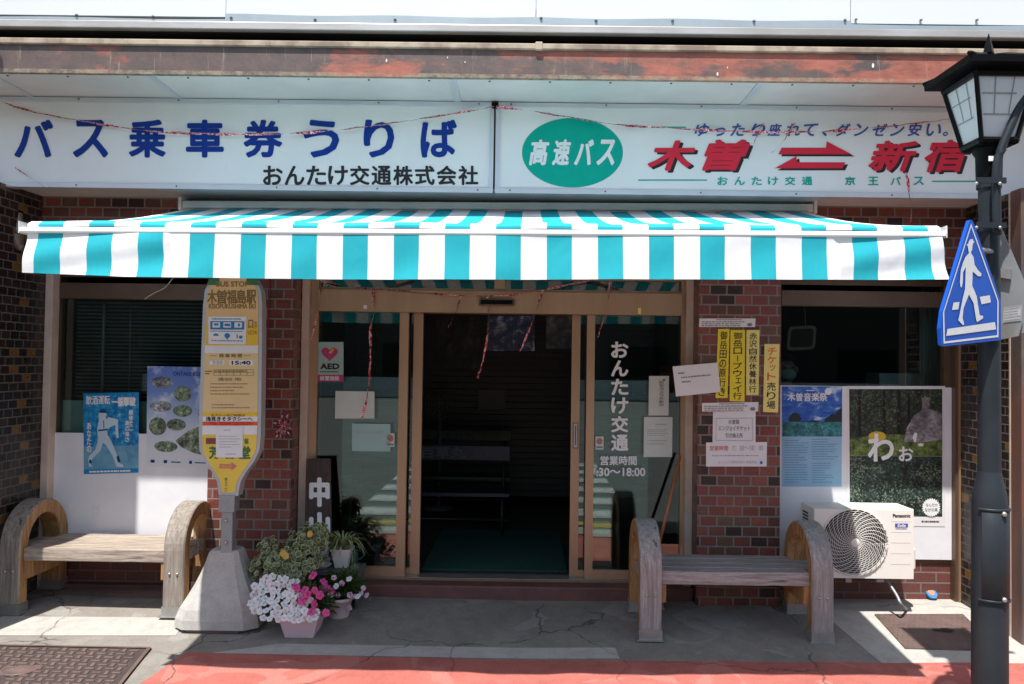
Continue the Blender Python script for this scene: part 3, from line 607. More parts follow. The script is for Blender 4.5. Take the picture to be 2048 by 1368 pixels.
def s2(S, Y):
    q = lambda a, b, c, d: Quad.px(a, b, c, d, Y)
    mb = MB(); k_ = q(1044, 236, 1246, 375); k_.ell(mb, .5, .5, .5, .5, .002, 0, 64)
    for (a, b, c, d) in ((1278, 253.5, 1372, 256), (1276, 359, 1414, 361.5), (1864, 361.5, 1996, 364)): q(a, b, c, d).rect(mb, 0, 0, 1, 1, .002)
    for ch, x in zip('おんたけ交通京王バス', (1435, 1469, 1503, 1536, 1570, 1604, 1690, 1736, 1781, 1827)): q(x, 354, x+20, 370).text(mb, ch, 0, 0, 1, 1, .003, 0, .0018)
    mb.build('green_print', 'green', S)
    mb = MB()
    for ch, a, b in (('高', 1057, 1100), ('速', 1103, 1143), ('バ', 1147, 1189), ('ス', 1192, 1231)): q(a, 278, b, 332).text(mb, ch, .06, .05, .94, .95, .0045, 0, .0055, .22)
    mb.build('oval_lettering', 'vinyl', S)
    mb = MB()
    xs_ = (1390, 1428, 1461, 1502, 1535, 1571, 1608, 1644, 1672, 1708, 1746, 1780, 1815, 1853, 1886)
    for ch, x in zip('ゆったり座れて、ダンゼン安い。', xs_):
        a, b, c, d = x, 248, x+28, 272
        if ch == 'っ': a, b, c, d = x+2, 256, x+22, 272
        if ch in '、。': a, b, c, d = x, 264, x+9, 272
        q(a, b, c, d).text(mb, ch, 0, 0, 1, 1, .003, 0, .0022, .25)
    mb.build('slogan_lettering', 'blueit', S)
    arrow1 = [(1557, 308), (1562, 296), (1652, 296), (1654, 283), (1706, 311.5), (1557, 311.5)]
    arrow1 = [(1556, 309), (1563, 296), (1651, 296), (1653, 283), (1703, 309)]
    arrow2 = [(1549, 337), (1592, 313), (1594, 325), (1690, 325), (1684, 337)]
    for nm, dx, dy, l, mm in (('shadow_lettering', 6, 4, .002, 'ink'), ('red_lettering', 0, 0, .0045, 'red')):
        mb = MB()
        for ch, a, b, t, u in (('木', 1293, 1392, 281, 342), ('曽', 1402, 1502, 279, 342), ('新', 1734, 1838, 281, 343), ('宿', 1847, 1941, 279, 345)):
            q(a+dx, t+dy, b+dx, u+dy).text(mb, ch, .04, .04, .96, .96, l, 0, .0075, .25)
        for ar in (arrow1, arrow2):
            mb.poly([P(a+dx, b+dy, Y)+Vector((0, -l-.001, 0)) for a, b in ar])
        mb.build(nm, mm, S)
signboard('signboard', 'white signboard with green oval and big red slanted lettering, behind the street lamp', xm+.006, 5.0, s2)
part('sign_joint_block', 'lampblack', lambda mb: mb.box(xm-.022, xm+.022, YS-.03, YS-.0145, zst-.046, zst-.006))

# ================================================================== awning
YA = -1.85
aL, aR = P(50, 462, YA), P(1880, 462, YA); zbar = (aL.z+aR.z)/2
A = thing('awning', 'teal and white striped awning with hanging valance over the entrance', 'awning', ((aL.x+aR.x)/2, -.1, 2.7))
XA, XB = aL.x, aR.x
cz = P(1000, 412, -.1).z
mb = MB(); mb.box(XA+.0, XB+.02, -.15, -.001, P(1000, 419, -.15).z, P(1000, 404, -.15).z, 0, .01); mb.box(XA-.02, XA-.001, -.16, -.001, cz-.05, cz+.04); mb.box(XB+.021, XB+.04, -.16, -.001, cz-.05, cz+.04); mb.build('cassette', 'awnmetal', A)
edges = [XA+.0]; u = 75.0
def xa_(u_): return P(u_, 500, YA-.02).x
ed = [xa_(53)]
for i in range(18): ed += [xa_(74.5+101.75*i), xa_(124.5+101.75*i)]
ed.append(xa_(1880)); cols = [1, 0]*18+[1]
zb0 = P(1000, 447, YA-.03).z; zb1 = P(1000, 458, YA-.03).z
def fab(mb):
    bx0, bx1 = XA+.02, XB
    for s_ in range(37):
        n = 3
        for j in range(n):
            xa0 = ed[s_]+(ed[s_+1]-ed[s_])*j/n; xb0 = ed[s_]+(ed[s_+1]-ed[s_])*(j+1)/n
            pr = [(-.12, cz-.07), (-.6, 0), (-1.15, 0), (YA+.03, zb0+.005), (YA-.012, zb0-.002), (YA-.022, zb1+.012), (YA-.018, zb1)]
            z0 = cz-.035; zE = zb0+.008
            rows = []
            for kk in range(9):
                t = kk/8; rows.append((-.12+(YA+.01+.12)*t, z0+(zE-z0)*t-.035*math.sin(math.pi*t)))
            rows += [(YA-.014, zb0-.004), (YA-.024, (zb0+zb1)/2), (YA-.02, zb1)]
            vs = []
            for (y, z) in rows: vs += [(xa0, y, z+.003*math.sin(xa0*9+y*3)), (xb0, y, z+.003*math.sin(xb0*9+y*3))]
            mb.add(vs, [(2*i, 2*i+1, 2*i+3, 2*i+2) for i in range(len(rows)-1)], cols[s_], True)
mb = MB(); fab(mb); mb.build('canopy_fabric', ['teal', 'white'], A)
zr0, zr1 = P(1000, 459, YA-.03).z, P(1000, 471, YA-.03).z
mb = MB(); mb.box(XA-.012, XB+.012, YA-.035, YA+.035, zr1, zr0, 0, .008); mb.box(XA-.016, XA-.0125, YA-.03, YA+.035, zr1-.0, zb0); mb.box(XB+.0125, XB+.016, YA-.03, YA+.035, zr1, zb0); mb.build('front_rail', 'awnmetal', A)
def val(mb):
    zt = zr1+.004
    xs = []
    for s_ in range(37):
        for j in range(4): xs.append((ed[s_]+(ed[s_+1]-ed[s_])*j/4, s_))
    xs.append((ed[-1], 36)); nr = 9; vs = []
    for x, s_ in xs:
        zbt = P(1000, 560, YA-.02).z+.003*math.sin(x*2.1)+(.018 if x < XA+.5 else 0)*((XA+.5-x)/.5)
        if x > (XA+XB)/2: zbt += .012*((x-(XA+XB)/2)/2.1)**2
        for r_ in range(nr):
            t = r_/(nr-1); wv = .010*math.sin(x*5.3+1.7*math.sin(x*2.1)+t*1.5)*t+.004*math.sin(x*17+3*math.sin(x*1.3)+2*t)*t-.012*t*t+.010*math.sin(6.3*t+x*5)*(1 if (x < XA+.7 or x > XB-.5) else .15)
            fl = .0
            if x < XA+.25: fl = -.012*t*(XA+.25-x)/.25
            if x > XB-.25: fl = .022*t*(x-XB+.25)/.25
            vs.append((x+fl, YA-.030+wv, zt+(zbt-zt)*t))
    for i in range(len(xs)-1):
        mb.add([vs[i*nr+r_] for r_ in range(nr)]+[vs[(i+1)*nr+r_] for r_ in range(nr)], [(r_, r_+1, nr+r_+1, nr+r_) for r_ in range(nr-1)], cols[xs[i][1]], True)
mb = MB(); val(mb)
mb.build('valance', ['teal', 'white'], A)
A.rotation_euler.y = -.0075
for sx_ in (-1, 1):
    x0 = (XA+XB)/2+sx_*1.6; x1 = (XA+XB)/2+sx_*.75
    mb = MB(); mb.tube([(x0, -.15, cz-.06), (x1, -.95, zb0+.08)], .022, 8); mb.tube([(x1, -.95, zb0+.08), (x0-sx_*.1, YA+.03, zr1+.04)], .018, 8); mb.build('folding_arm', 'awnmetal', A)

# ================================================================== street lamp with lantern
LX, LY = 2.203, -1.815
gl = gz(LX, LY)
L = thing('street_lamp', 'charcoal street lamp with square black lantern of frosted panes', 'street lamp', (LX, LY, gl))
c0 = (LX, LY, 0)
z_sh = P(1973, 945, LY).z; zs2 = P(1973, 1000, LY).z
mb = MB(); mb.lathe([(.05, zs2+.1), (.046, 2.64)], c0, 24); mb.build('pole', 'lamppost', L)
mb = MB(); mb.lathe([(.079, gl-.02), (.077, zs2-.02), (.073, zs2+.03), (.064, zs2+.07), (.053, z_sh-.01), (.049, z_sh+.01)], c0, 28); base = mb.build('pole_base', 'lamppost', L)
mb = MB(); dz0, dz1 = P(1973, 1203, LY-.08).z, P(1973, 1024, LY-.08).z
vs = []; n = 12
for z, rr_ in ((dz0, .0785), (dz0+.004, .084), (dz1-.004, .084), (dz1, .0785)):
    for i in range(n+1): a = R(-90-52+104*i/n); vs.append((LX+rr_*math.cos(a), LY+rr_*math.sin(a), z))
mb.add(vs, [(j*(n+1)+i, j*(n+1)+i+1, (j+1)*(n+1)+i+1, (j+1)*(n+1)+i) for j in range(3) for i in range(n)], 0, True)
door = mb.build('access_door', 'lamppost', L)
for z in (dz1+.006, dz0-.004):
    mb = MB(); n = 16; rr_ = .0805; vs = []
    for z_, r2 in ((z-.007, rr_-.004), (z-.006, rr_+.006), (z+.006, rr_+.006), (z+.007, rr_-.004)):
        for i in range(n+1): a = R(-90-62+124*i/n); vs.append((LX+r2*math.cos(a), LY+r2*math.sin(a), z_))
    mb.add(vs, [(j*(n+1)+i, j*(n+1)+i+1, (j+1)*(n+1)+i+1, (j+1)*(n+1)+i) for j in range(3) for i in range(n)], 0, True); mb.build('door_band', 'lamppost', L)
studs('door_bolt', 'bolt', L, [(LX+.018, LY-.085, z) for z in (dz1-.008, dz0+.01)], None, .012)
mb = MB(); mb.lathe([(.056, 2.60), (.058, 2.70), (.072, 2.725), (.072, 2.765), (.05, 2.77)], c0, 24); mb.build('lantern_socket', 'lampblack', L)
zl0, zl1 = 2.76, 3.066; r0, r1 = .082, .142
def corner(sx_, sy_, t, inset=0): r_ = r0+(r1-r0)*t-inset; return Vector((LX+sx_*r_, LY+sy_*r_, zl0+(zl1-zl0)*t))
mb = MB()
for sx_ in (-1, 1):
    for sy_ in (-1, 1): mb.tube([corner(sx_, sy_, -.03), corner(sx_, sy_, 1.0)], .0125, 4, 0, False)
for t, r_ in ((0.0, .016), (.97, .017)):
    cs = [corner(-1, -1, t), corner(1, -1, t), corner(1, 1, t), corner(-1, 1, t)]
    for i in range(4): mb.tube([cs[i], cs[(i+1) % 4]], r_, 6, 0, False)
mb.prism([corner(-1, -1, -.02), corner(1, -1, -.02), corner(1, 1, -.02), corner(-1, 1, -.02)], (0, 0, -.012))
mb.build('lantern_frame', 'lampblack', L)
for d in ((-1, -1, 1, -1), (1, -1, 1, 1), (1, 1, -1, 1), (-1, 1, -1, -1)):
    mb = MB(); mb.poly([corner(d[0], d[1], .02, .006), corner(d[2], d[3], .02, .006), corner(d[2], d[3], .95, .006), corner(d[0], d[1], .95, .006)])
    pn = mb.build('lantern_pane', 'frost', L)
    mb = MB()
    q = Quad(corner(d[0], d[1], .93, .0035), corner(d[2], d[3], .93, .0035), corner(d[2], d[3], .04, .0035), corner(d[0], d[1], .04, .0035))
    for a in (.33, .66): q.rect(mb, a-.012, .0, a+.012, .62, .0)
    for b in (.28, .62): q.rect(mb, .08, b-.010, .75, b+.010, .0008)
    mb.build('pane_bars', mat('worn_pane_line', (.25, .26, .27), .5), pn)
mb = MB()
prof = [(.205, 3.085), (.207, 3.116), (.15, 3.132), (.10, 3.150), (.05, 3.172), (.022, 3.178)]
vs = []
for r_, z in prof: vs += [(LX-r_, LY-r_, z), (LX+r_, LY-r_, z), (LX+r_, LY+r_, z), (LX-r_, LY+r_, z)]
fs = [(j*4+i, j*4+(i+1) % 4, j*4+4+(i+1) % 4, j*4+4+i) for j in range(5) for i in range(4)]+[(3, 2, 1, 0), (20, 21, 22, 23)]
mb.add(vs, fs)
for i in range(4):
    dx, dy = ((-1, -1), (1, -1), (1, 1), (-1, 1))[i]; mb.tube([(LX+dx*r_*1.01, LY+dy*r_*1.01, z+.004) for r_, z in prof[1:]], .011, 6)
mb.build('lantern_roof', 'lampblack', L)
mb = MB(); mb.lathe([(.012, 3.165), (.026, 3.178), (.012, 3.188), (.028, 3.20), (.02, 3.235), (.001, 3.298)], c0, 4, 0, True, False); mb.build('finial', 'lampblack', L)
YQ = LY-.10
mb = MB(); mb.tube(smooth_path([P(1994, 470, YQ), P(1993, 400, YQ), P(1993, 340, YQ), P(2000, 305, YQ), P(2022, 250, YQ), P(2048, 192, YQ), P(2085, 140, YQ-.02), P(2150, 105, YQ-.05)], 6), .019, 12); mb.build('side_pipe', 'lamppost', L)
for v_ in (367, 455):
    z = P(1980, v_, LY-.06).z
    mb = MB(); mb.lathe([(.054, z-.011), (.054, z+.011)], c0, 20, 0, False); mb.box(P(1947, v_, YQ).x, P(2006, v_, YQ).x, YQ-.028, YQ-.018, z-.013, z+.013); cl = mb.build('pipe_clamp', 'lamppost', L)
    studs('clamp_bolt', 'bolt', cl, [P(u_, v_, YQ-.03) for u_ in (1953, 2000)], None, .008)
mb = MB(); q = Quad.px(1977, 312, 1987, 322, LY-.075); q.rect(mb, 0, 0, 1, 1, 0); mb.build('number_sticker', 'vinyl', L)
# pedestrian crossing sign, facing a little to the right, tilted
TH = R(33); nrm = Vector((math.sin(TH), -math.cos(TH), 0)); ctr = P(1942, 590, LY-.19)
def z4(x, y): return PP(1840+x/4.558, 420+y/4.558, ctr, nrm)
S = thing('crossing_sign', 'blue pentagonal sign with white walking pedestrian, strapped to the street lamp', 'traffic sign', ctr)
outl = [(452, 97), (463, 91), (478, 97), (488, 112), (735, 822), (737, 1170), (722, 1188), (215, 1243), (198, 1230), (176, 1085), (205, 925)]
outl = [(452, 97), (463, 91), (478, 97), (488, 112), (735, 822), (737, 1170), (722, 1188), (218, 1243), (196, 1228), (186, 1080), (205, 925)]
mb = MB(); pts = [z4(*p) for p in outl]; mb.prism(pts, -nrm*.016); mb.build('sign_plate', 'signblue', S)
mb = MB(); cx_, cy_ = 465, 800
inn = [(463, 122), (714, 832), (712, 1158), (212, 1218), (206, 935)]
def off(p, k_): return (cx_+(p[0]-cx_)*k_, cy_+(p[1]-cy_)*k_)
for i in range(5):
    a, b = inn[i], inn[(i+1) % 5]; mb.poly([z4(*p)+nrm*.0015 for p in (a, b, off(b, .953), off(a, .953))])
mb.build('sign_border', 'signsilver', S)
mb = MB()
fig = [(440, 285), (450, 270), (474, 263), (480, 284), (492, 288), (478, 305), (472, 330), (470, 362), (458, 386), (464, 402), (482, 428), (492, 500), (520, 545), (554, 580), (550, 604), (522, 604), (474, 560), (470, 690), (485, 725), (512, 790), (520, 850), (538, 960), (570, 966), (568, 988), (515, 1022), (506, 1000), (482, 850), (440, 770), (390, 900), (382, 985), (397, 1042), (385, 1050), (342, 1005), (352, 965), (385, 800), (404, 725), (406, 690), (411, 520), (386, 570), (383, 660), (374, 706), (362, 700), (358, 655), (366, 545), (386, 480), (410, 425), (440, 395), (432, 352), (430, 332), (418, 318), (434, 305)]
mb.poly([z4(*p)+nrm*.003 for p in fig])
for pl in ([(300, 845), (355, 838), (345, 905), (288, 912)], [(540, 792), (632, 777), (641, 842), (556, 860)], [(245, 1085), (678, 1022), (690, 1088), (235, 1148)]): mb.poly([z4(*p)+nrm*.0022 for p in pl])
mb.build('pedestrian_symbol', 'signsilver', S)
mb = MB(); mb.tube([(LX, LY-.03, ctr.z+.22), (ctr.x+.02, ctr.y+.04, ctr.z+.22)], .012, 8); mb.tube([(LX, LY-.03, ctr.z-.1), (ctr.x+.05, ctr.y+.06, ctr.z-.1)], .012, 8); mb.build('sign_bracket', 'galv', S)
# second sign, seen from behind
T2 = R(-42); n2 = Vector((math.sin(T2), -math.cos(T2), 0)); c2 = P(2046, 585, LY+.06)
def z5(x, y): return PP(1840+x/4.558, 420+y/4.558, c2, n2)
S = thing('crossing_sign', 'bare grey back of a second traffic sign fixed behind the lamp pole', 'traffic sign', c2)
mb = MB(); mb.prism([z5(*p) for p in ((720, 130), (735, 150), (1010, 790), (1090, 830), (1090, 1080), (1070, 1100), (660, 1160), (640, 1140), (640, 800))], -n2*.012); mb.build('sign_plate', 'backalu', S)
for a in (((640, 515), (840, 545), (835, 635), (645, 600)), ((690, 1055), (940, 1035), (905, 1150), (700, 1190))):
    mb = MB(); mb.prism([z5(*p)+n2*.004 for p in a], n2*.022); mb.build('stiffening_channel', 'stainless', S)
mb = MB(); q = Quad(*[z5(*p)+n2*.002 for p in ((768, 888), (928, 865), (925, 1012), (755, 1032))]); q.rect(mb, 0, 0, 1, 1, .001); lb = mb.build('data_label', 'ltgrey', S)
mb = MB(); q.dashes(mb, .06, .08, .95, .95, 5, .002, 0, .4, 4); q.frame(mb, .03, .03, .97, .97, .02, .03, .0018); mb.build('label_print', 'grey', lb)
mb = MB(); mb.tube(smooth_path([z5(x, y)+n2*.03 for x, y in ((572, 362), (640, 372), (700, 362), (738, 330), (735, 280), (705, 235))], 5), .006, 8); tag(mb.build('cable_loop', 'cable'), 'cream cable looping out beside the lamp pole clamp', 'cable')

# ================================================================== benches
def bench(matw, matx, math_, loc, label):
    T = thing('bench', label, 'bench', loc, 'timber benches in front of the shop')
    W_, HW, D, TK, Ht = .137, .605, .275, .092, .70
    for sx_ in (-1, 1):
        x0 = sx_*(HW-W_/2)-W_/2; x1 = x0+W_
        pr = []
        pathO = [(-D, .03), (-D, .2), (-D, Ht-D)]+[(-D*math.cos(R(9*i)), Ht-D+D*math.sin(R(9*i))) for i in range(1, 20)]+[(D, Ht-D), (D, .2), (D, .068)]
        ri = D-TK
        pathI = [(-ri, .03), (-ri, .2), (-ri, Ht-D)]+[(-ri*math.cos(R(9*i)), Ht-D+ri*math.sin(R(9*i))) for i in range(1, 20)]+[(ri, Ht-D), (ri, .2), (ri, .068)]
        mb = MB(); n = len(pathO); bv = .008
        ring = []
        for (a, b), (c, d) in zip(pathO, pathI):
            o_ = Vector((0, a, b)); i_ = Vector((0, c, d)); dr = (i_-o_).normalized()
            ring.append([Vector((x0+bv, 0, 0))+o_, Vector((x1-bv, 0, 0))+o_, Vector((x1, 0, 0))+o_+dr*bv, Vector((x1, 0, 0))+i_-dr*bv, Vector((x1-bv, 0, 0))+i_, Vector((x0+bv, 0, 0))+i_, Vector((x0, 0, 0))+i_-dr*bv, Vector((x0, 0, 0))+o_+dr*bv])
        vs = [v_+Vector(loc) for r_ in ring for v_ in r_]
        for i in range(n-1):
            for j in range(8): mb.add([vs[i*8+j], vs[i*8+(j+1) % 8], vs[i*8+8+(j+1) % 8], vs[i*8+8+j]], [(0, 1, 2, 3)], 0 if j in (0, 1, 7) else 1, False)
        mb.add(vs[:8], [tuple(range(8))], 0); mb.add(vs[-8:], [tuple(range(8))], 0)
        bm = bmesh.new(); me = None
        arch = mb.build('arch_support', [matw, math_], T)
        for sy_, zb in ((-1, 0.0), (1, .038)):
            yc = sy_*(D-TK/2); mb = MB(); l = Vector(loc)
            mb.box(l.x+x0-.004, l.x+x1+.004, l.y+yc-TK/2-.004, l.y+yc+TK/2+.004, l.z+zb, l.z+zb+.062); mb.box(l.x+x0-.018, l.x+x1+.018, l.y+yc-TK/2-.02, l.y+yc+TK/2+.02, l.z+zb-.003, l.z+zb+.005)
            mb.build('foot_bracket', 'stainless', arch)
        studs('bolt', 'bolt', arch, [Vector(loc)+Vector(((x0+x1)/2+dx, -D-.001, .275)) for dx in (-.025, .025)], None, .0095)
        mb = MB(); l = Vector(loc); xi = l.x+(x1 if sx_ < 0 else x0); mb.box(min(xi, xi-sx_*.035), max(xi, xi-sx_*.035), l.y-.23, l.y+.2, l.z+.22, l.z+.335, 0, .004); mb.build('side_rail', math_, T)
    l = Vector(loc)
    for i in range(4):
        y0 = -.238+i*.117; mb = MB(); mb.box(l.x-HW+.02 if i in (1, 2) else l.x-HW+W_-.0, l.x+HW-.02 if i in (1, 2) else l.x+HW-W_, l.y+y0, l.y+y0+.107, l.z+.336, l.z+.42, 0, .006); mb.build('seat_plank', matx, T)
    return T
lx = (P(22, 1225, -.40).x+P(340, 1230, -.40).x)/2
bench('weath_l', 'weathx_l', 'honey', (lx, -.132, .010), 'sun bleached timber arch bench below the blue baseball poster')
rx = (P(1304, 1281, -.59).x+P(1643, 1283, -.59).x)/2
bench('weath', 'weathx', 'honey', (rx, -.315, gz(rx, -.59)+.004), 'shaded grey timber arch bench between the entrance and the outdoor unit')

# ================================================================== bus stop
YB = -.44
bc = P(446, 1240, YB); bx = bc.x; bg_ = gz(bx, YB)
BS = thing('bus_stop', 'yellow bus stop post on a flared concrete base', 'bus stop', (bx, YB, bg_))
zt = P(455, 1100, YB).z; zb = bg_+.012
mb = MB(); secs = []
for t in (0, .10, .12, .25, .4, .55, .7, .85, .97, 1.0):
    z = zb+(zt-zb)*t
    tb = ((0, .266), (.12, .262), (.28, .236), (.42, .196), (.6, .155), (.8, .118), (1.0, .092)); hw = next(h0+(h1-h0)*(t-t0)/(t1-t0) for (t0, h0), (t1, h1) in zip(tb, tb[1:]) if t0 <= t <= t1)
    if t > .99: hw -= .008
    ch = hw*.25
    secs.append([(bx+a*hw-(.0), YB+.05+b*hw*.85, z) for a, b in ((-1, -.72), (-.72, -1), (.72, -1), (1, -.72), (1, .72), (.72, 1), (-.72, 1), (-1, .72))])
vs = [p for s_ in secs for p in s_]
mb.add(vs, [(j*8+i, j*8+(i+1) % 8, j*8+8+(i+1) % 8, j*8+8+i) for j in range(len(secs)-1) for i in range(8)]+[tuple(range(7, -1, -1)), tuple((len(secs)-1)*8+i for i in range(8))])
base = mb.build('concrete_base', 'base', BS)
mb = MB(); mb.box(bx-.17, bx+.16, YB-.16, YB-.06, bg_-.012, zb+.012, 0, .006); mb.build('base_shim', 'iron', BS)
zn = P(457, 990, YB).z
mb = MB(); px_ = P(457, 1050, YB).x; mb.box(px_-.036, px_+.036, YB-.03, YB+.04, zt-.05, zn+.0, 0, .004); mb.build('post', 'galv', BS)
mb = MB(); mb.box(px_-.052, px_+.052, YB-.045, YB+.05, P(457, 1022, YB).z, zn+.004, 0, .004)
mb.build('post_collar', 'galv', BS)
studs('post_bolt', 'bolt', BS, [P(452, v_, YB-.033) for v_ in (1041, 1085)], None, .011)
# head outline in pixels, front face at YB-.03
half = [(0, 543), (26, 548), (45, 560), (56, 580), (59, 610), (60.5, 700), (61.5, 800), (62, 870), (60, 900), (50, 922), (34, 944), (24, 962), (19, 992)]
cxp = lambda v_: 466.5-(v_-545)*.0215
YH = YB-.035
def outline(k_, dv=0): return [P(cxp(v_)+a*k_, v_+dv, YH) for a, v_ in half]+[P(cxp(v_)-a*k_, v_+dv, YH) for a, v_ in reversed(half[1:])]
mb = MB(); mb.prism(outline(1.0), (0, .085, 0)); hd = mb.build('sign_head', 'busframe', BS)
def inset(v_):
    for (a0, v0), (a1, v1) in zip(half, half[1:]):
        if v0 <= v_ <= v1: return a0+(a1-a0)*(v_-v0)/(v1-v0)
    return 19
rows_v = [552, 558, 566, 575, 590, 610, 640, 648, 691, 705, 760, 824, 832, 842, 851, 868, 885, 900, 914, 928, 944, 962, 978]
def band(mb, v0, v1, l, mi=0, ins=7):
    vv = [v0]+[v_ for v_ in rows_v if v0 < v_ < v1]+[v1]
    pts = [P(cxp(v_)+max(2, inset(v_)-ins), v_, YH)+Vector((0, -l, 0)) for v_ in vv]+[P(cxp(v_)-max(2, inset(v_)-ins), v_, YH)+Vector((0, -l, 0)) for v_ in reversed(vv)]
    mb.poly(pts, mi)
mb = MB(); band(mb, 552, 648, .003, 0); band(mb, 648, 691, .003, 1); band(mb, 706, 824, .003, 2); band(mb, 824, 833, .003, 1); band(mb, 843, 851, .003, 3); band(mb, 869, 985, .003, 4); band(mb, 691, 706, .003, 5); band(mb, 833, 843, .003, 5); band(mb, 851, 869, .003, 5)
pn = mb.build('printed_panel', ['beige', 'busyel', 'beige2', 'orange', 'lemon', 'paper'], hd)
q_ = lambda a, b, c, d, l=0: Quad.px(a, b, c, d, YH-.0035-l)
mb = MB()
q_(433, 563, 497, 573).text(mb, 'BUS STOP', 0, 0, 1, 1, .001, 0, .0015)
for i, ch in enumerate('木曽福島駅'): q_(415+i*19.6, 580, 415+i*19.6+18.4, 607).text(mb, ch, 0, 0, 1, 1, .001, 0, .0025)
q_(418, 608, 511, 617).text(mb, 'KISOFUKUSHIMA EKI', 0, 0, 1, 1, .001, 0, .001)
q_(438, 708, 484, 715).text(mb, '発車時間', 0, 0, 1, 1, .001, 0, .0008, 0, 1.4)
q_(420, 711, 434, 711.8).rect(mb, 0, 0, 1, 1, .001); q_(487, 711, 502, 711.8).rect(mb, 0, 0, 1, 1, .001)
q_(437, 755, 483, 762).text(mb, 'お問い合わせ・予約は', 0, 0, 1, 1, .001, 0, .0004)
q_(422, 828, 490, 833).text(mb, 'タクシーのご利用は', 0, 0, 1, 1, .001, 0, .0006)
q_(412, 739, 508, 751).frame(mb, .16, 0, 1, 1, .008, .06, .001); q_(412, 739, 508, 751).rect(mb, .16, .45, 1, .52, .001)
for i in range(5): q_(412, 739, 508, 751).rect(mb, .29+i*.14, 0, .3+i*.14, 1, .001)
q_(410, 739, 508, 751).dashes(mb, .0, .1, .15, .9, 2, .001, 0, .5, 3, (.2, .4)); q_(412, 739, 508, 751).dashes(mb, .18, .1, .98, .42, 1, .0012, 0, .6, 5, (.04, .08))
q_(421, 765, 500, 792).dashes(mb, 0, 0, 1, 1, 4, .001, 0, .3, 8, (.015, .04)); q_(424, 807, 500, 819).dashes(mb, 0, 0, 1, 1, 2, .001, 0, .3, 9, (.015, .04))
q_(497, 640, 506, 656).text(mb, '口', 0, 0, 1, 1, .001, 0, .0012); q_(496, 661, 513, 669).text(mb, 'UCHI', 0, 0, 1, 1, .001); q_(508, 642, 514, 657).vtext(mb, 'ゆき', 0, 0, 1, 1, .001)
mb.build('dark_print', 'brownink', pn)
mb = MB(); q_(419, 721, 449, 730).rect(mb, 0, 0, 1, 1, .0008); q_(459, 720, 507, 731).rect(mb, 0, 0, 1, 1, .0008); tp = mb.build('time_plate', 'paper', pn)
mb = MB(); q_(464, 722, 501, 729).text(mb, '15:40', 0, 0, 1, 1, .0022, 0, .0015); q_(412, 833.5, 505, 842).text(mb, '浅見きそタクシーへ', 0, 0, 1, 1, .002, 0, .001)
mb.build('black_print', 'ink', pn)
mb = MB(); q_(425, 722, 445, 729).text(mb, '7:50', 0, 0, 1, 1, .0022, 0, .0006); mb.build('faded_print', 'ltgrey', pn)
mb = MB(); q_(418, 843.5, 503, 850.5).text(mb, 'TEL 0264-22-2525', 0, 0, 1, 1, .002, 0, .0004); mb.build('phone_number', 'red', pn)
mb = MB()
for ch, x in (('芳', 420), ('香', 450), ('堂', 480)): q_(x-1, 893, x+20, 917).text(mb, ch, 0, 0, 1, 1, .001, 0, .003)
q_(489, 877, 497, 888).text(mb, '前', 0, 0, 1, 1, .001, 0, .001); q_(448, 955, 456, 985).vtext(mb, '株そニシ', .1, 0, .9, 1, .001, 0)
mb.build('shop_lettering', 'dkgreen', pn)
q = q_(439, 924, 474, 941); mb = MB(); q.poly(mb, [(0, .25), (.68, .25), (.68, 0), (1, .5), (.68, 1), (.68, .75), (0, .75)], .001); ar = mb.build('arrow_print', 'pinkarrow', pn)
mb = MB(); q.text(mb, '100m先', .08, .32, .7, .68, .002); mb.build('arrow_lettering', 'lemon', ar)
q = q_(412, 876, 434, 888); mb = MB(); q.rect(mb, 0, 0, 1, 1, .001); mb.build('photo_print', mat('maroon_print', (.22, .06, .05), .5), pn)
mb = MB()
for sx_ in (-1, 1): q_(466+sx_*40-13, 555, 466+sx_*40+13, 570).poly(mb, [(0, 1), (.2, .2), (.5, 0), (1, .1), (1, 1)] if sx_ < 0 else [(0, 1), (0, .1), (.5, 0), (.85, .2), (1, 1)], .0012)
mb.build('green_corner_print', 'dkgreen', pn)
o, th = poster('notice_sheet', Quad.pts([(417, 633), (493, 633), (492, 689), (417, 688)], YH-.005), 'paper', 'white sheet with blue icons taped on the bus stop sign', 'notice'); q = Quad.pts([(417, 633), (493, 633), (492, 689), (417, 688)], YH-.005)
mb = MB(); q.rect(mb, .05, .17, .95, .47, th); q.ell(mb, .2, .70, .075, .085, th, 0, 16, math.pi, 2*math.pi); q.ell(mb, .5, .69, .075, .09, th, 0, 18); q.rect(mb, .48, .75, .52, .83, th); q.rect(mb, .75, .64, .78, .78, th); q.ell(mb, .86, .74, .05, .06, th, 0, 12)
q.dashes(mb, .1, .05, .9, .14, 1, th, 0, .4, 3); q.dashes(mb, .05, .50, .95, .57, 1, th, 0, .4, 4); q.dashes(mb, .08, .84, .92, .92, 1, th, 0, .4, 6)
bp = mb.build('blue_print', 'bblue', o)
for a in (.11, .40, .69): mb = MB(); q.rect(mb, a, .21, a+.2, .40, th+.001); mb.build('icon_box', 'paper', o)
mb = MB(); q.rect(mb, .15, .25, .27, .33, th+.002); q.rect(mb, .43, .26, .58, .35, th+.002); q.ell(mb, .81, .31, .03, .06, th+.002, 0, 12); mb.build('icon_print', 'bblue', o)
q = Quad.pts([(432, 853), (486, 853), (485, 915), (432, 915)], YH-.006); o, th = poster('notice_sheet', q, 'paper', 'plain white letter taped over the lemon part of the bus stop sign', 'notice')
mb = MB(); q.dashes(mb, .3, .08, .55, .16, 1, th, 0, .4, 2); q.dashes(mb, .1, .28, .9, .72, 5, th, 0, .25, 5); q.dashes(mb, .35, .86, .75, .92, 1, th, 0, .5, 6); mb.build('faint_print', 'ltgrey', o)

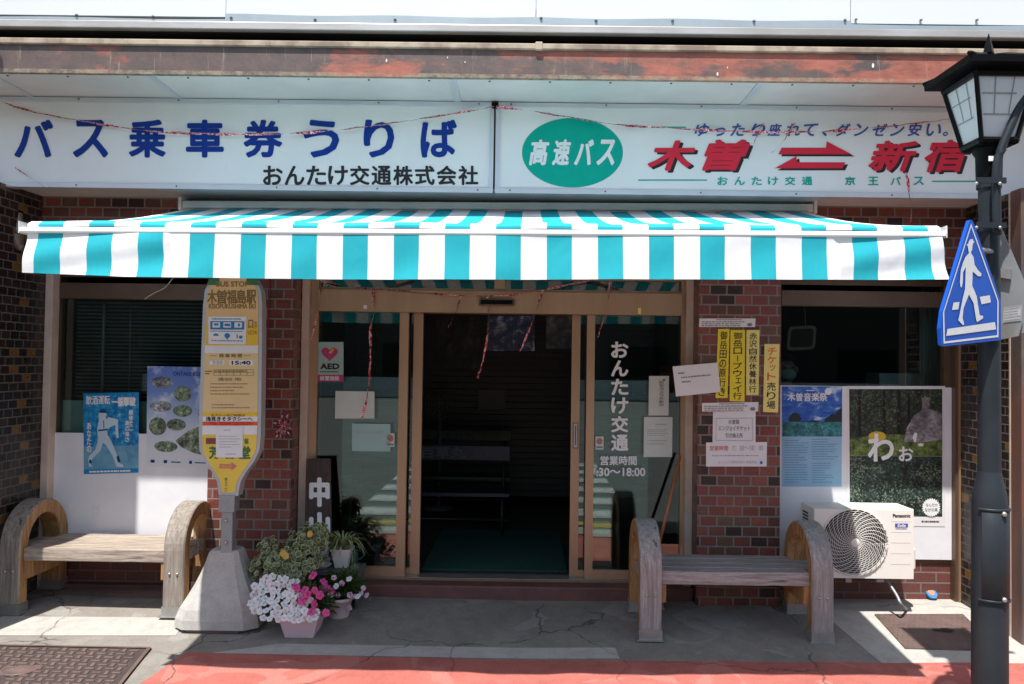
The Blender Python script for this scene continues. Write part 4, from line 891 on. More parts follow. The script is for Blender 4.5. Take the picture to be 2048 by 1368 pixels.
# ================================================================== outdoor unit
YU = -.20
ua, ub = P(1627, 1016, YU), P(1829, 1160, YU)
x0, x1, z0, z1 = ua.x, ub.x, ub.z, ua.z
U = thing('outdoor_unit', 'ivory air conditioner outdoor unit with round spiral grille', 'air conditioner', ((x0+x1)/2, YU+.12, z0))
fc = P(1708, 1084, YU); rad = .222
mb = MB()
# casing with a round opening in front
mb.box(x0, x1, YU+.02, YU+.25, z0, z1, 0, .008)
seg = 64; ring = [Vector((fc.x+rad*math.cos(2*math.pi*i/seg), YU, fc.z+rad*math.sin(2*math.pi*i/seg))) for i in range(seg)]
def toedge(p):
    d = Vector((p.x-fc.x, 0, p.z-fc.z)); ks = []
    if d.x > 1e-6: ks.append((x1-.006-fc.x)/d.x)
    if d.x < -1e-6: ks.append((x0+.006-fc.x)/d.x)
    if d.z > 1e-6: ks.append((z1-.006-fc.z)/d.z)
    if d.z < -1e-6: ks.append((z0+.006-fc.z)/d.z)
    return Vector((fc.x, YU, fc.z))+d*min(ks)
# dome-like raised ring around the fan and flat front plate
outer = [toedge(p) for p in ring]
def q_face(i, j, a, b): mb.add([a[i], a[j], b[j], b[i]], [(0, 1, 2, 3)])
cor = [Vector((x1-.006, YU, z1-.006)), Vector((x0+.006, YU, z1-.006)), Vector((x0+.006, YU, z0+.006)), Vector((x1-.006, YU, z0+.006))]
for i in range(seg):
    j = (i+1) % seg; q_face(i, j, outer, ring)
    for c_ in cor:
        a, b = outer[i], outer[j]
        if abs(a.x-b.x) > 1e-5 and abs(a.z-b.z) > 1e-5 and min(a.x, b.x)-1e-5 <= c_.x <= max(a.x, b.x)+1e-5 and min(a.z, b.z)-1e-5 <= c_.z <= max(a.z, b.z)+1e-5: mb.add([a, c_, b], [(0, 1, 2)])
inner = [Vector((p.x, YU+.019, p.z)) for p in ring]
for i in range(seg): q_face(i, (i+1) % seg, ring, inner)
bx_ = [Vector((x0+.006, YU, z0+.006)), Vector((x1-.006, YU, z0+.006)), Vector((x1-.006, YU, z1-.006)), Vector((x0+.006, YU, z1-.006))]
by_ = [Vector((x0, YU+.022, z0)), Vector((x1, YU+.022, z0)), Vector((x1, YU+.022, z1)), Vector((x0, YU+.022, z1))]
for i in range(4): q_face(i, (i+1) % 4, bx_, by_)
mb.build('casing', 'acwhite', U)
mb = MB(); vs = [Vector((fc.x+(rad-.004)*math.cos(2*math.pi*i/48), YU+.0185, fc.z+(rad-.004)*math.sin(2*math.pi*i/48))) for i in range(48)]; mb.poly(vs); mb.build('fan_opening', 'acgrey', U)
for i in range(3):
    mb = MB(); a0 = i*2.094+.4; pts = []
    for k_ in range(7): a = a0+k_*.2; pts.append(Vector((fc.x+.05*math.cos(a), YU+.015, fc.z+.05*math.sin(a))))
    for k_ in range(6, -1, -1): a = a0+.25+k_*.2; pts.append(Vector((fc.x+.195*math.cos(a), YU+.010, fc.z+.195*math.sin(a))))
    mb.poly(pts); mb.build('fan_blade', 'stand', U)
mb = MB(); yg = YU-.012
for r_ in [.045+.0135*i for i in range(13)]:
    if r_ > rad-.004: break
    bul = yg-.014*(1-(r_/rad)**2)
    pth = [Vector((fc.x+r_*math.cos(2*math.pi*i/40), bul, fc.z+r_*math.sin(2*math.pi*i/40))) for i in range(41)]; mb.tube(pth, .0013, 4)
for i in range(30):
    pth = []
    for k_ in range(9):
        t = k_/8; r_ = .03+(rad-.026)*t; a = 2*math.pi*i/30-1.1*t; pth.append(Vector((fc.x+r_*math.cos(a), yg-.014*(1-(r_/rad)**2), fc.z+r_*math.sin(a))))
    mb.tube(pth, .0018, 4)
bm = bmesh.new(); bmesh.ops.create_uvsphere(bm, u_segments=20, v_segments=10, radius=.032); mb.bm(bm, 0, True, Matrix.Translation((fc.x, yg-.008, fc.z)) @ Matrix.Diagonal((1, .45, 1, 1)))
pth = [Vector((fc.x+rad*math.cos(2*math.pi*i/48), YU-.005, fc.z+rad*math.sin(2*math.pi*i/48))) for i in range(49)]; mb.tube(pth, .006, 6)
mb.build('fan_grille', 'acwhite', U)
mb = MB()
for v_ in (1043, 1064.5, 1085.5, 1107, 1128.5):
    a, b = P(1782, v_, YU), P(1822, v_, YU); mb.box(a.x, b.x, YU-.0008, YU+.001, a.z-.0012, a.z+.0012)
mb.build('groove', 'ltgrey', U)
qv = lambda a, b, c, d: Quad.px(a, b, c, d, YU-.0012)
mb = MB(); qv(1786, 1028, 1820.5, 1034.5).text(mb, 'Panasonic', 0, 0, 1, 1, .0005, 0, .0012); mb.build('maker_lettering', 'ink', U)
mb = MB(); qv(1790, 1047, 1816, 1054.5).rect(mb, 0, 0, 1, 1, .0005); qv(1791, 1056, 1815, 1058.5).dashes(mb, 0, 0, 1, 1, 1, .0005, 0, .6); bd = mb.build('blue_badge', mat('indigo_badge', (.05, .08, .38), .4), U)
mb = MB(); qv(1795, 1048.3, 1811, 1053.5).text(mb, 'Eolia', 0, 0, 1, 1, .0015, 0, .0008, .2); mb.build('badge_lettering', 'vinyl', bd)
mb = MB(); mb.box(x1+.0005, x1+.04, YU+.06, YU+.2, z0+.05, z0+.2, 0, .012); mb.build('valve_cover', 'acwhite', U)
mb = MB()
for i in range(9): mb.box(x0-.003, x0+.002, YU+.1, YU+.2, z1-.06-i*.022, z1-.048-i*.022)
mb.build('side_vent', 'acgrey', U)
mb = MB(); a = P(1752, 1163, YU+.02); mb.prism([Vector((a.x, .155, z0-.002)), Vector((a.x, YU+.01, z0-.002)), Vector((a.x, YU+.01, z0-.02)), Vector((a.x, .155, z0-.10))], (.05, 0, 0)); mb.box(a.x-.2, a.x-.16, YU+.03, .155, z0-.03, z0-.001); mb.build('wall_bracket', 'galv', U)
mb = MB(); mb.tube(smooth_path([(a.x+.09, YU+.1, z0+.0), P(1793, 1190, YU-.02), P(1803, 1210, YU-.06), G(1813, 1222)+Vector((0, 0, .012))], 4), .010, 10); mb.build('drain_hose', 'backalu', U)

# ================================================================== posters and notices
def posterpx(name, pp, Y, m_, label, cat, group=None):
    q = Quad.pts(pp, Y) if isinstance(pp[0], tuple) else Quad.px(*pp, Y); o, th = poster(name, q, m_, label, cat, group); return q, o, th
k = NT('blurred_blue_crowd'); v = k.coords(); k.set(k.b.inputs['Base Color'], k.ramp(k.noise(v, 30, 4), [(.3, (.004, .10, .30)), (.5, (.01, .22, .5)), (.64, (.05, .38, .62)), (.72, (.4, .6, .75))])); k.b.inputs['Roughness'].default_value = .4; MT['crowd'] = k.m
YW = .137
q, o, th = posterpx('poster', [(167, 787), (278, 784), (277, 945), (168, 948)], YW, 'crowd', 'cyan poster of a batter swinging on the white window board', 'poster')
mb = MB(); q.rect(mb, 0, .66, 1, .945, th, 0); mb.build('pitch_print', mat('blue_pitch_print', (.10, .30, .46), .5, 0, (.2, .42, .55), 9), o)
mb = MB(); q.rect(mb, 0, .945, 1, 1, th, 0); q.rect(mb, 0, 0, 1, .02, th, 0); mb.build('footer_band', mat('cyan_band', (.0, .24, .55), .4), o)
mb = MB()
bat = [(.28, .24), (.34, .20), (.40, .22), (.42, .27), (.40, .31), (.46, .34), (.58, .33), (.62, .37), (.63, .52), (.61, .55), (.58, .52), (.58, .40), (.48, .43), (.43, .46), (.44, .52), (.52, .62), (.60, .76), (.66, .88), (.73, .90), (.72, .93), (.60, .92), (.54, .80), (.42, .66), (.36, .62), (.30, .72), (.16, .81), (.13, .88), (.17, .91), (.10, .91), (.08, .84), (.10, .78), (.22, .70), (.26, .58), (.25, .44), (.28, .34), (.27, .29)]
q.poly(mb, bat, th+.001); q.ell(mb, .35, .265, .065, .04, th+.0012, 0, 16); q.poly(mb, [(.44, .30), (.62, .33), (.64, .36), (.44, .36)], th+.0012); q.poly(mb, [(.60, .36), (.625, .36), (.64, .56), (.60, .57)], th+.0014); mb.build('batter_figure', mat('pale_blue_print', (.55, .68, .76), .5), o)
mb = MB(); q.poly(mb, [(.285, .245), (.30, .215), (.35, .20), (.40, .215), (.42, .235), (.47, .25), (.40, .25)], th+.002); q.poly(mb, [(.6, .80), (.64, .78), (.68, .86), (.63, .87)], th+.002); q.poly(mb, [(.1, .83), (.14, .82), (.15, .87), (.1, .87)], th+.002); q.poly(mb, [(.27, .455), (.44, .445), (.44, .465), (.27, .475)], th+.002); q.poly(mb, [(.36, .34), (.375, .34), (.38, .44), (.365, .44)], th+.002); mb.build('cap_print', flat('deep_navy_print', (.008, .05, .16)), o)
mb = MB(); q.text(mb, '飲酒運転', .05, .03, .48, .14, th+.001, 0, .0012); q.text(mb, '一振撃破', .52, .06, .94, .17, th+.001, 0, .003); q.vtext(mb, '最後そこ', .82, .22, .90, .48, th+.001, 0, .001); q.vtext(mb, '真の強さ', .76, .35, .83, .62, th+.001, 0, .001); q.vtext(mb, 'あなたの', .06, .36, .14, .74, th+.001, 0, .001); q.dashes(mb, .1, .955, .9, .99, 1, th+.001, 0, .6, 3); mb.build('lettering', 'vinyl', o)
mb = MB()
for i in range(4): q.poly(mb, [(.78+.03*i, .72+.015*i), (.79+.03*i, .72+.015*i), (.84+.03*i, .86-.03*i), (.83+.03*i, .86-.03*i)], th+.002)
mb.build('signature', 'bblue', o)
k = NT('sky_map_print'); v = k.coords(); sz = k.n('SeparateXYZ'); k.set(sz.inputs[0], v)
c = k.ramp(k.math('ADD', sz.outputs[2], k.math('MULTIPLY', k.noise(v, 6, 4), .12)), [(.16, (.70, .72, .76)), (.36, (.55, .62, .74)), (.6, (.16, .26, .58)), (.8, (.10, .18, .50))]); c = k.mix(k.ramp(k.noise(v, 4.5, 6, .6), [(.52, 0), (.62, .85)]), c, (.72, .74, .80)); k.set(k.b.inputs['Base Color'], c); k.b.inputs['Roughness'].default_value = .4; MT['skymap'] = k.m
q, o, th = posterpx('poster', [(295, 732), (432, 735), (431, 936), (293, 932)], YW, 'skymap', 'sky blue map poster with small scenes, half behind the bus stop', 'poster')
def speck(name, a, b, c_, sc=40): kk = NT(name); vv = kk.coords(); kk.set(kk.b.inputs['Base Color'], kk.mix(1.0, kk.ramp(kk.noise(vv, sc, 6, .75, .4), [(.38, a), (.52, b), (.66, c_)]), kk.ramp(kk.noise(vv, sc*.22, 4, .6), [(.36, .25), (.62, 1.5)]), 'MULTIPLY')); kk.b.inputs['Roughness'].default_value = .45; MT[name] = kk.m
speck('vignette_green_print', (.04, .07, .04), (.18, .24, .14), (.55, .56, .5)); speck('vignette_grey_print', (.06, .06, .07), (.3, .32, .34), (.62, .62, .62))
mb = MB()
for a, b, ra, rb, mi in ((.22, .16, .16, .06, 1), (.52, .27, .13, .08, 0), (.2, .40, .16, .055, 1), (.52, .44, .14, .06, 0), (.16, .60, .13, .09, 0), (.43, .58, .14, .06, 0), (.28, .80, .17, .055, 0), (.86, .46, .12, .07, 1)): q.ell(mb, a, b, ra, rb, th, mi, 20)
q.poly(mb, [(.42, .74), (.6, .64), (.8, .58), (1, .62), (1, .9), (.7, .86), (.5, .8)], th, 0); mb.build('scene_print', ['vignette_green_print', 'vignette_grey_print'], o)
mb = MB(); q.text(mb, 'ONTAKE ROPEWAY', .38, .05, .98, .09, th+.001, 0, .0006); q.rect(mb, .06, .935, .12, .965, th); q.rect(mb, .25, .935, .3, .965, th); q.dashes(mb, .36, .94, .5, .965, 1, th); q.rect(mb, .62, .935, .66, .965, th); q.dashes(mb, .7, .94, .95, .965, 1, th); mb.build('logo_print', 'navy', o)
# right window posters
YW2 = .137
speck('meadow_print', (.01, .10, .13), (.03, .20, .22), (.12, .33, .33), 60)
k = NT('blue_sky_print'); v = k.coords((1, 1, 2)); k.set(k.b.inputs['Base Color'], k.ramp(k.noise(v, 9, 6, .6, .6), [(.42, (.015, .08, .42)), (.56, (.05, .17, .52)), (.68, (.55, .66, .80))])); k.b.inputs['Roughness'].default_value = .4; MT['skyprint'] = k.m
q, o, th = posterpx('poster', [(1564, 773), (1684, 773), (1683, 973), (1564, 973)], YW2, mat('pale_blue_paper', (.30, .52, .70), .5), 'blue poster for a music festival with meadow and text columns', 'poster')
mb = MB(); q.rect(mb, 0, 0, 1, .36, th); mb.build('sky_print', 'skyprint', o)
mb = MB(); q.rect(mb, 0, .355, 1, .50, th+.0005); mb.build('meadow_field', 'meadow_print', o)
mb = MB(); q.poly(mb, [(.12, .355), (.1, .33), (.13, .29), (.18, .265), (.25, .262), (.3, .29), (.32, .33), (.29, .352)], th+.001); q.poly(mb, [(.7, .355), (.72, .32), (.78, .30), (.84, .27), (.88, .28), (.94, .24), (1, .2), (1, .355)], th+.001); q.poly(mb, [(.3, .355), (.5, .335), (.72, .355)], th+.0008); mb.build('tree_print', mat('dark_tree_print', (.01, .02, .03), .5), o)
mb = MB(); q.text(mb, '木曽音楽祭', .09, .065, .75, .145, th+.0015, 0, .0015); q.ell(mb, .77, .05, .06, .035, th+.0012, 0, 14); q.dashes(mb, .4, .03, .55, .05, 1, th+.001); mb.build('title_lettering', 'vinyl', o)
mb = MB(); q.dashes(mb, .04, .53, .44, .97, 18, th, 0, .28, 11, (.03, .12)); q.dashes(mb, .5, .52, .94, .74, 9, th, 0, .28, 12, (.04, .14)); q.dashes(mb, .5, .76, .86, .97, 9, th, 0, .28, 13, (.04, .14)); mb.build('text_columns', flat('mid_blue_ink', (.10, .27, .46)), o)
speck('forest_print', (.006, .009, .006), (.018, .026, .014), (.13, .15, .09), 44); speck('grass_print', (.06, .10, .02), (.12, .17, .04), (.24, .28, .09), 70); speck('rock_print', (.09, .08, .085), (.22, .20, .22), (.36, .34, .36), 20); speck('forest_print_low', (.006, .013, .010), (.014, .034, .027), (.18, .21, .17), 50)
q, o, th = posterpx('poster', [(1692, 772), (1890, 772), (1890, 1053), (1694, 1051)], YW2, 'paper', 'tall forest poster with a carved stone and large white kana', 'poster')
mb = MB(); q.rect(mb, .03, .022, .97, .50, th); mb.build('forest_picture', 'forest_print', o)
mb = MB(); q.rect(mb, .03, .502, .97, .93, th); mb.build('forest_picture', 'forest_print_low', o)
mb = MB(); q.poly(mb, [(.03, .38), (.2, .36), (.5, .345), (.75, .36), (.97, .35), (.97, .50), (.03, .50)], th+.001); mb.build('grass_picture', 'grass_print', o)
mb = MB(); rf = random.Random(5)
for (a, b, ra, rb, n_, mi) in ((.2, .12, .2, .09, 90, 0), (.75, .06, .2, .04, 40, 0), (.42, .22, .16, .1, 50, 0), (.1, .56, .1, .05, 50, 1), (.08, .75, .12, .16, 160, 1), (.84, .62, .14, .07, 120, 1), (.25, .62, .15, .05, 60, 1), (.5, .8, .25, .1, 110, 1), (.8, .80, .18, .1, 60, 1)):
    for i in range(n_):
        t = rf.uniform(0, 6.28); r_ = math.sqrt(rf.random()); x_, y_ = a+ra*r_*math.cos(t), b+rb*r_*math.sin(t)
        if not (.04 < x_ < .95 and .03 < y_ < .92) or (y_ > .49 and mi == 0): continue
        s_ = rf.uniform(.006, .016); t = rf.uniform(0, 3.14); dx, dy = s_*math.cos(t), s_*.7*math.sin(t); q.poly(mb, [(x_-dx, y_-dy), (x_+dy*.5, y_-dx*.35), (x_+dx, y_+dy), (x_-dy*.5, y_+dx*.35)], th+.0006+.00001*i, mi)
for x_ in (.12, .37, .52, .62): q.poly(mb, [(x_, .03), (x_+.025, .03), (x_+.03, .36), (x_-.004, .36)], th+.0004, 2)
mb.build('foliage_picture', [flat('leaf_print_light', (.12, .15, .07)), flat('leaf_print_pale', (.20, .25, .17)), flat('trunk_print', (.012, .011, .009))], o)
mb = MB(); q.poly(mb, [(.58, .40), (.61, .30), (.68, .21), (.76, .175), (.77, .12), (.76, .09), (.79, .075), (.85, .085), (.84, .13), (.83, .165), (.92, .18), (.97, .20), (.97, .38), (.8, .40)], th+.002); mb.build('stone_picture', 'rock_print', o)
mb = MB(); q.ell(mb, .31, .36, .09, .035, th+.003, 0, 16); mb.build('shrub_picture', 'gold', o)
mb = MB(); q.text(mb, 'わ', .22, .345, .47, .535, th+.004, 0, .006); q.text(mb, 'お', .53, .435, .67, .535, th+.004, 0, .003); q.ell(mb, .75, .42, .03, .012, th+.004, 0, 12)
q.poly(mb, [(.665, .37), (.69, .33), (.715, .34), (.70, .40), (.69, .405)], th+.004)
n = 24; q.poly(mb, [(.855+(.095 if i % 2 else .082)*math.cos(2*math.pi*i/(2*n)), .865+(.068 if i % 2 else .058)*math.sin(2*math.pi*i/(2*n))) for i in range(2*n)], th+.004); mb.build('kana_lettering', 'vinyl', o)
mb = MB(); q.text(mb, 'なんだか', .80, .835, .92, .858, th+.005); q.text(mb, 'ながの県', .79, .868, .92, .895, th+.005); q.dashes(mb, .76, .955, .97, .975, 1, th, 0, .6, 7); mb.build('badge_lettering', 'ink', o)
# pillar notices
g_ = 'paper notices on the brick pillar'; YN = -.004
def vnote(pp, m_, chunks, label):
    q, o, th = posterpx('notice_strip', pp, YN, m_, label, 'notice', g_)
    for i, (sv, b0, b1, mm) in enumerate(chunks):
        mb = MB(); q.vtext(mb, sv, .22, b0, .80, b1, th, 0, .0007); mb.build('lettering', mm, o)
vnote([(1436, 658), (1459, 658), (1455, 796), (1431, 796)], 'yellow', [('御岳田の原行き', .03, .98, 'ink')], 'deep yellow strip with black kanji, tucked behind the tilted white sheet')
vnote([(1461, 660), (1490, 660), (1489, 803), (1459, 802)], 'yellow', [('御岳ロープウェイ行', .03, .98, 'ink')], 'deep yellow strip with black kanji and katakana in the middle of three')
vnote([(1493, 660), (1519, 660), (1517, 790), (1492, 790)], 'yellow2', [('赤沢自然休養林行', .04, .97, 'ink')], 'pale yellow strip with eight black kanji')
vnote([(1529, 688), (1559, 688), (1556, 825), (1526, 824)], 'yellow2', [('チケット', .05, .54, 'orange'), ('売り場', .56, .96, 'ink')], 'pale yellow strip whose upper letters are red')
def hnote(pp, Y, label, fn, m_='paper', name='notice_sheet', grp=g_):
    q, o, th = posterpx(name, pp, Y, m_, label, 'notice', grp); fn(q, o, th); return o
def f(q, o, th):
    mb = MB(); q.dashes(mb, .3, .05, .78, .22, 1, th, 0, .6, 3, (.05, .1)); q.dashes(mb, .04, .28, .86, .95, 3, th, 0, .5, 4, (.04, .12)); q.ell(mb, .90, .72, .05, .2, th, 0, 10); mb.build('small_print', 'grey', o)
hnote([(1399, 637), (1511, 637), (1510, 654), (1398, 654)], YN, 'narrow white notice above the yellow strips', f)
hnote([(1404, 806), (1517, 804), (1516, 823), (1404, 823)], YN, 'narrow white notice below the yellow strips', f)
def f(q, o, th):
    mb = MB(); q.frame(mb, .07, .2, .93, .93, .008, .014, th); q.text(mb, '木曽路', .36, .25, .62, .40, th, 0, .0008); q.text(mb, 'エンジョイチケット', .13, .46, .87, .61, th, 0, .0008); q.text(mb, '引き換え所', .30, .69, .70, .84, th, 0, .0008); mb.build('lettering', 'grey', o)
hnote([(1426, 824), (1511, 823), (1511, 886), (1425, 885)], YN+.0008, 'white sheet with three boxed lines of print', f)
def f(q, o, th):
    mb = MB(); q.text(mb, '営業時間', .06, .14, .36, .34, th, 0, .0006); mb.build('red_lettering', 'pinkarrow', o)
    mb = MB(); q.text(mb, '7：30～18：00', .43, .14, .94, .34, th, 0, .0006); q.dashes(mb, .1, .5, .9, .6, 1, th, 0, .5, 4); q.text(mb, 'おんたけ交通株式会社 駅前売店', .2, .75, .84, .88, th); mb.build('lettering', 'ltgrey', o)
    mb = MB(); q.ell(mb, .91, .84, .025, .07, th, 0, 10); mb.build('blue_mark', 'bblue', o)
hnote([(1412, 885), (1534, 884), (1533, 933), (1412, 933)], YN-.0025, 'wide white opening hours sheet at the bottom of the pillar notices', f)
def f(q, o, th):
    mb = MB(); q.dashes(mb, .1, .2, .25, .28, 1, th, 0, .6, 3, (.3, .5)); q.dashes(mb, .16, .35, .85, .43, 1, th, 0, .6, 4); q.dashes(mb, .16, .5, .4, .58, 1, th, 0, .6, 5); mb.build('small_print', 'grey', o)
hnote([(1345, 733), (1435, 725), (1441, 784), (1352, 793)], -.02, 'tilted white sheet stuck from the door post over the pillar edge', f)
# entrance glass stickers
YG = YD-.004+.02
g2 = 'papers stuck on the entrance glass'
def f(q, o, th):
    hp = [(.5+.30*(16*math.sin(t)**3)/16, .29-.20*(13*math.cos(t)-5*math.cos(2*t)-2*math.cos(3*t)-math.cos(4*t))/16) for t in [2*math.pi*i/40 for i in range(40)]]
    mb = MB(); q.poly(mb, hp, th); q.rect(mb, 0, .83, 1, 1, th); mb.build('heart_print', 'magenta', o)
    mb = MB(); q.poly(mb, [(.47, .27), (.62, .15), (.66, .2), (.78, .06), (.74, .18), (.7, .16), (.58, .28), (.5, .3)], th+.001); mb.build('bolt_print', 'gold', o)
    mb = MB(); q.text(mb, 'AED', .17, .55, .84, .68, th, 0, .003); q.dashes(mb, .15, .73, .85, .78, 1, th); mb.build('lettering', 'ink', o)
    mb = MB(); q.text(mb, '設置施設', .15, .86, .85, .97, th+.001, 0, .001); mb.build('white_lettering', 'paper', o)
hnote([(632, 684), (687, 684), (687, 763), (632, 763)], YG, 'sticker with a magenta heart and the letters AED', f, 'ltteal', 'glass_sticker', None)
nof = lambda q, o, th: None
hnote([(671, 782), (749, 783), (749, 837), (670, 837)], YG, 'blank pale paper on the entrance glass below the heart sticker', nof, 'paperpale')
def f(q, o, th):
    mb = MB(); q.frame(mb, .05, .25, .78, .52, .006, .012, th); q.dashes(mb, .1, .3, .75, .38, 1, th, 0, .6, 3); q.dashes(mb, .4, .42, .65, .47, 1, th, 0, .5, 3); mb.build('faint_print', 'ltgrey', o)
hnote([(704, 847), (781, 848), (781, 903), (704, 902)], YG, 'teal tinted sheet with a faint boxed line, beside the sliding door', f, 'ltteal')
def f(q, o, th):
    mb = MB(); q.ell(mb, .5, .36, .40, .26, th); mb.build('red_ring', 'pinkarrow', o)
    mb = MB(); q.ell(mb, .5, .36, .29, .19, th+.0008); q.rect(mb, .1, .75, .9, .9, th+.0008); mb.build('ring_centre', 'grey', o)
    mb = MB(); q.poly(mb, [(.28, .2), (.34, .17), (.74, .5), (.68, .54)], th+.0016); mb.build('bar_print', 'pinkarrow', o)
hnote([(772, 866), (789, 867), (789, 894), (772, 893)], YG, 'small no smoking sticker at the edge of the teal tinted sheet', f, 'paperpale', 'glass_sticker', None)
hnote([(1191, 873), (1207, 873), (1207, 899), (1191, 899)], YG, 'small no smoking sticker beside the white kanji on the glass', f, 'paperpale', 'glass_sticker', None)
def f(q, o, th):
    mb = MB(); q.vtext(mb, '防犯カメラ作動中', .52, .12, .74, .78, th, 0, .0006); q.ell(mb, .75, .1, .08, .03, th, 0, 10); mb.build('lettering', 'grey', o)
hnote([(1298, 752), (1338, 752), (1337, 831), (1297, 831)], YG, 'narrow pale sheet with a vertical line of print on the glass', f, 'paperpale')
def f(q, o, th):
    mb = MB(); q.dashes(mb, .4, .15, .8, .22, 1, th); q.dashes(mb, .12, .3, .85, .48, 4, th, 0, .4, 3); q.dashes(mb, .12, .56, .85, .72, 2, th, 0, .3, 4); mb.build('faint_print', 'ltgrey', o)
hnote([(1288, 834), (1345, 834), (1344, 914), (1287, 914)], YG, 'larger pale letter below the narrow sheet on the glass', f, 'paperpale')
mb = MB(); qg = lambda a, b, c, d: Quad.px(a, b, c, d, YG)
for i, ch in enumerate('おんたけ交通'): qg(1222, 683+i*37.2, 1257, 716+i*37.2).text(mb, ch, .04, .04, .96, .96, .001, 0, .0042)
qg(1201, 912, 1273, 930).text(mb, '営業時間', 0, 0, 1, 1, .001, 0, .0018); qg(1182, 936, 1290, 952).text(mb, '7:30～18:00', 0, 0, 1, 1, .001, 0, .0022)
o = mb.build('glass_lettering', 'vinyl', None, P(1240, 950, YG)); tag(o, 'white vinyl kana and opening hours on the entrance glass', 'lettering')
q, o, th = posterpx('header_sticker', (727, 610, 734, 618), YD-.038, 'paper', 'tiny white square sticker on the bronze door header', 'sticker')
q, o, th = posterpx('header_sticker', (1276, 616, 1282, 628), YD-.038, 'yellow2', 'tiny yellow tag on the bronze door header', 'sticker')

# ================================================================== interior things seen through the openings
mb = MB()
zt_ = hL[1]-.01; zb_ = P(250, 800, .33).z
nsl = int((zt_-zb_)/.028)
for i in range(nsl): z = zt_-i*.028; mb.add([(-3.36, .325, z), (-2.28, .325, z), (-2.28, .343, z-.016), (-3.36, .343, z-.016)], [(0, 1, 2, 3)])
o = mb.build('window_blind', mat('dark_blind', (.17, .205, .21), .5), None, (-2.8, .33, zt_)); tag(o, 'dark venetian blind behind the glass above the baseball poster', 'blind')
mb = MB(); mb.tube([(-2.95, .32, zt_), (-2.95, .32, zb_)], .004, 6); mb.build('ladder_cord', 'grey', o); mb = MB(); mb.tube([(-3.15, .32, zt_), (-3.15, .32, zb_)], .012, 6); mb.build('ladder_tape', 'grey', o)
# waiting benches with coloured back panels
def wbench(y, u0, u1, vt, vb, m_, sv, label, tcol):
    a, b = P(u0, vt, y), P(u1, vb, y); T = thing('waiting_bench', label, 'bench', ((a.x+b.x)/2, y, zs))
    mb = MB(); mb.box(a.x, b.x, y, y+.03, b.z, a.z, 0, .004); bk = mb.build('back_panel', m_, T)
    mb = MB(); q = Quad.px(max(u0, 842), vt+6, u1-90, vb-6, y); q.text(mb, sv, 0, 0, 1, 1, .003, 0, .003); q2 = Quad.px(u1-75, vb-16, u1-15, vb-8, y); q2.text(mb, '長野県製薬', 0, 0, 1, 1, .003); mb.build('panel_lettering', tcol, bk)
    mb = MB(); mb.box(a.x, b.x, y-.42, y-.04, zs+.36, zs+.39); mb.build('seat', m_, T)
    for x in (a.x+.1, b.x-.06):
        mb = MB(); mb.tube([(x, y-.38, zs), (x, y-.38, zs+.36)], .014, 8); mb.build('leg', 'dimsteel', T); mb = MB(); mb.tube([(x, y+.01, zs), (x, y+.01, b.z)], .014, 8); mb.build('leg', 'dimsteel', T)
    mb = MB(); mb.tube([(a.x, y-.38, zs+.15), (b.x, y-.38, zs+.15)], .01, 8); mb.build('rail', 'dimsteel', T)
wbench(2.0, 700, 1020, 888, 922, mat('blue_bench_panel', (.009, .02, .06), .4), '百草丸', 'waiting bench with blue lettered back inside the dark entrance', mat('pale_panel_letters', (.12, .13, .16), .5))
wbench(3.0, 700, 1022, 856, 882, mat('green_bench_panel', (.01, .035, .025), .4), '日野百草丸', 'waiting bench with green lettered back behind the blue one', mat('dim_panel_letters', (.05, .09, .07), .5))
fp = P(880, 808, 2.9)
T = thing('electric_fan', 'standing electric fan in the dark room behind the benches', 'fan', (fp.x, 2.9, zs))
mb = MB(); mb.tube([(fp.x, 2.93, zs), (fp.x, 2.93, fp.z)], .015, 8); mb.lathe([(.16, zs), (.16, zs+.02), (.03, zs+.04)], (fp.x, 2.93, 0), 20); mb.build('fan_stand', 'grey', T)
mb = MB()
for r_ in (.03, .06, .09, .12, .15): mb.tube([Vector((fp.x+r_*math.cos(2*math.pi*i/24), 2.86, fp.z+r_*math.sin(2*math.pi*i/24))) for i in range(25)], .003, 4)
for i in range(12): a = math.pi*i/6; mb.tube([(fp.x, 2.855, fp.z), (fp.x+.15*math.cos(a), 2.86, fp.z+.15*math.sin(a))], .002, 4)
mb.build('fan_cage', 'grey', T)
YBk = 3.29
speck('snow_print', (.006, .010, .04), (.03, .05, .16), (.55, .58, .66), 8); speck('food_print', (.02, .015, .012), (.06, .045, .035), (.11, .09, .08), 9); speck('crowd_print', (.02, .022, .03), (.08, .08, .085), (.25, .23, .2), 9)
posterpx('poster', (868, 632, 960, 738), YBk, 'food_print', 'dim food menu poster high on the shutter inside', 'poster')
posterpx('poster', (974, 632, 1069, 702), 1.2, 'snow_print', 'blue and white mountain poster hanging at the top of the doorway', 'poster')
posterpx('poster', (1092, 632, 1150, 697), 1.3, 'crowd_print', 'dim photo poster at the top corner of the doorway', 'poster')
posterpx('notice_sheet', (957, 780, 1010, 818), YBk, mat('dim_sheet', (.22, .2, .19), .7), 'dim sheet on the shutter inside the doorway', 'notice')
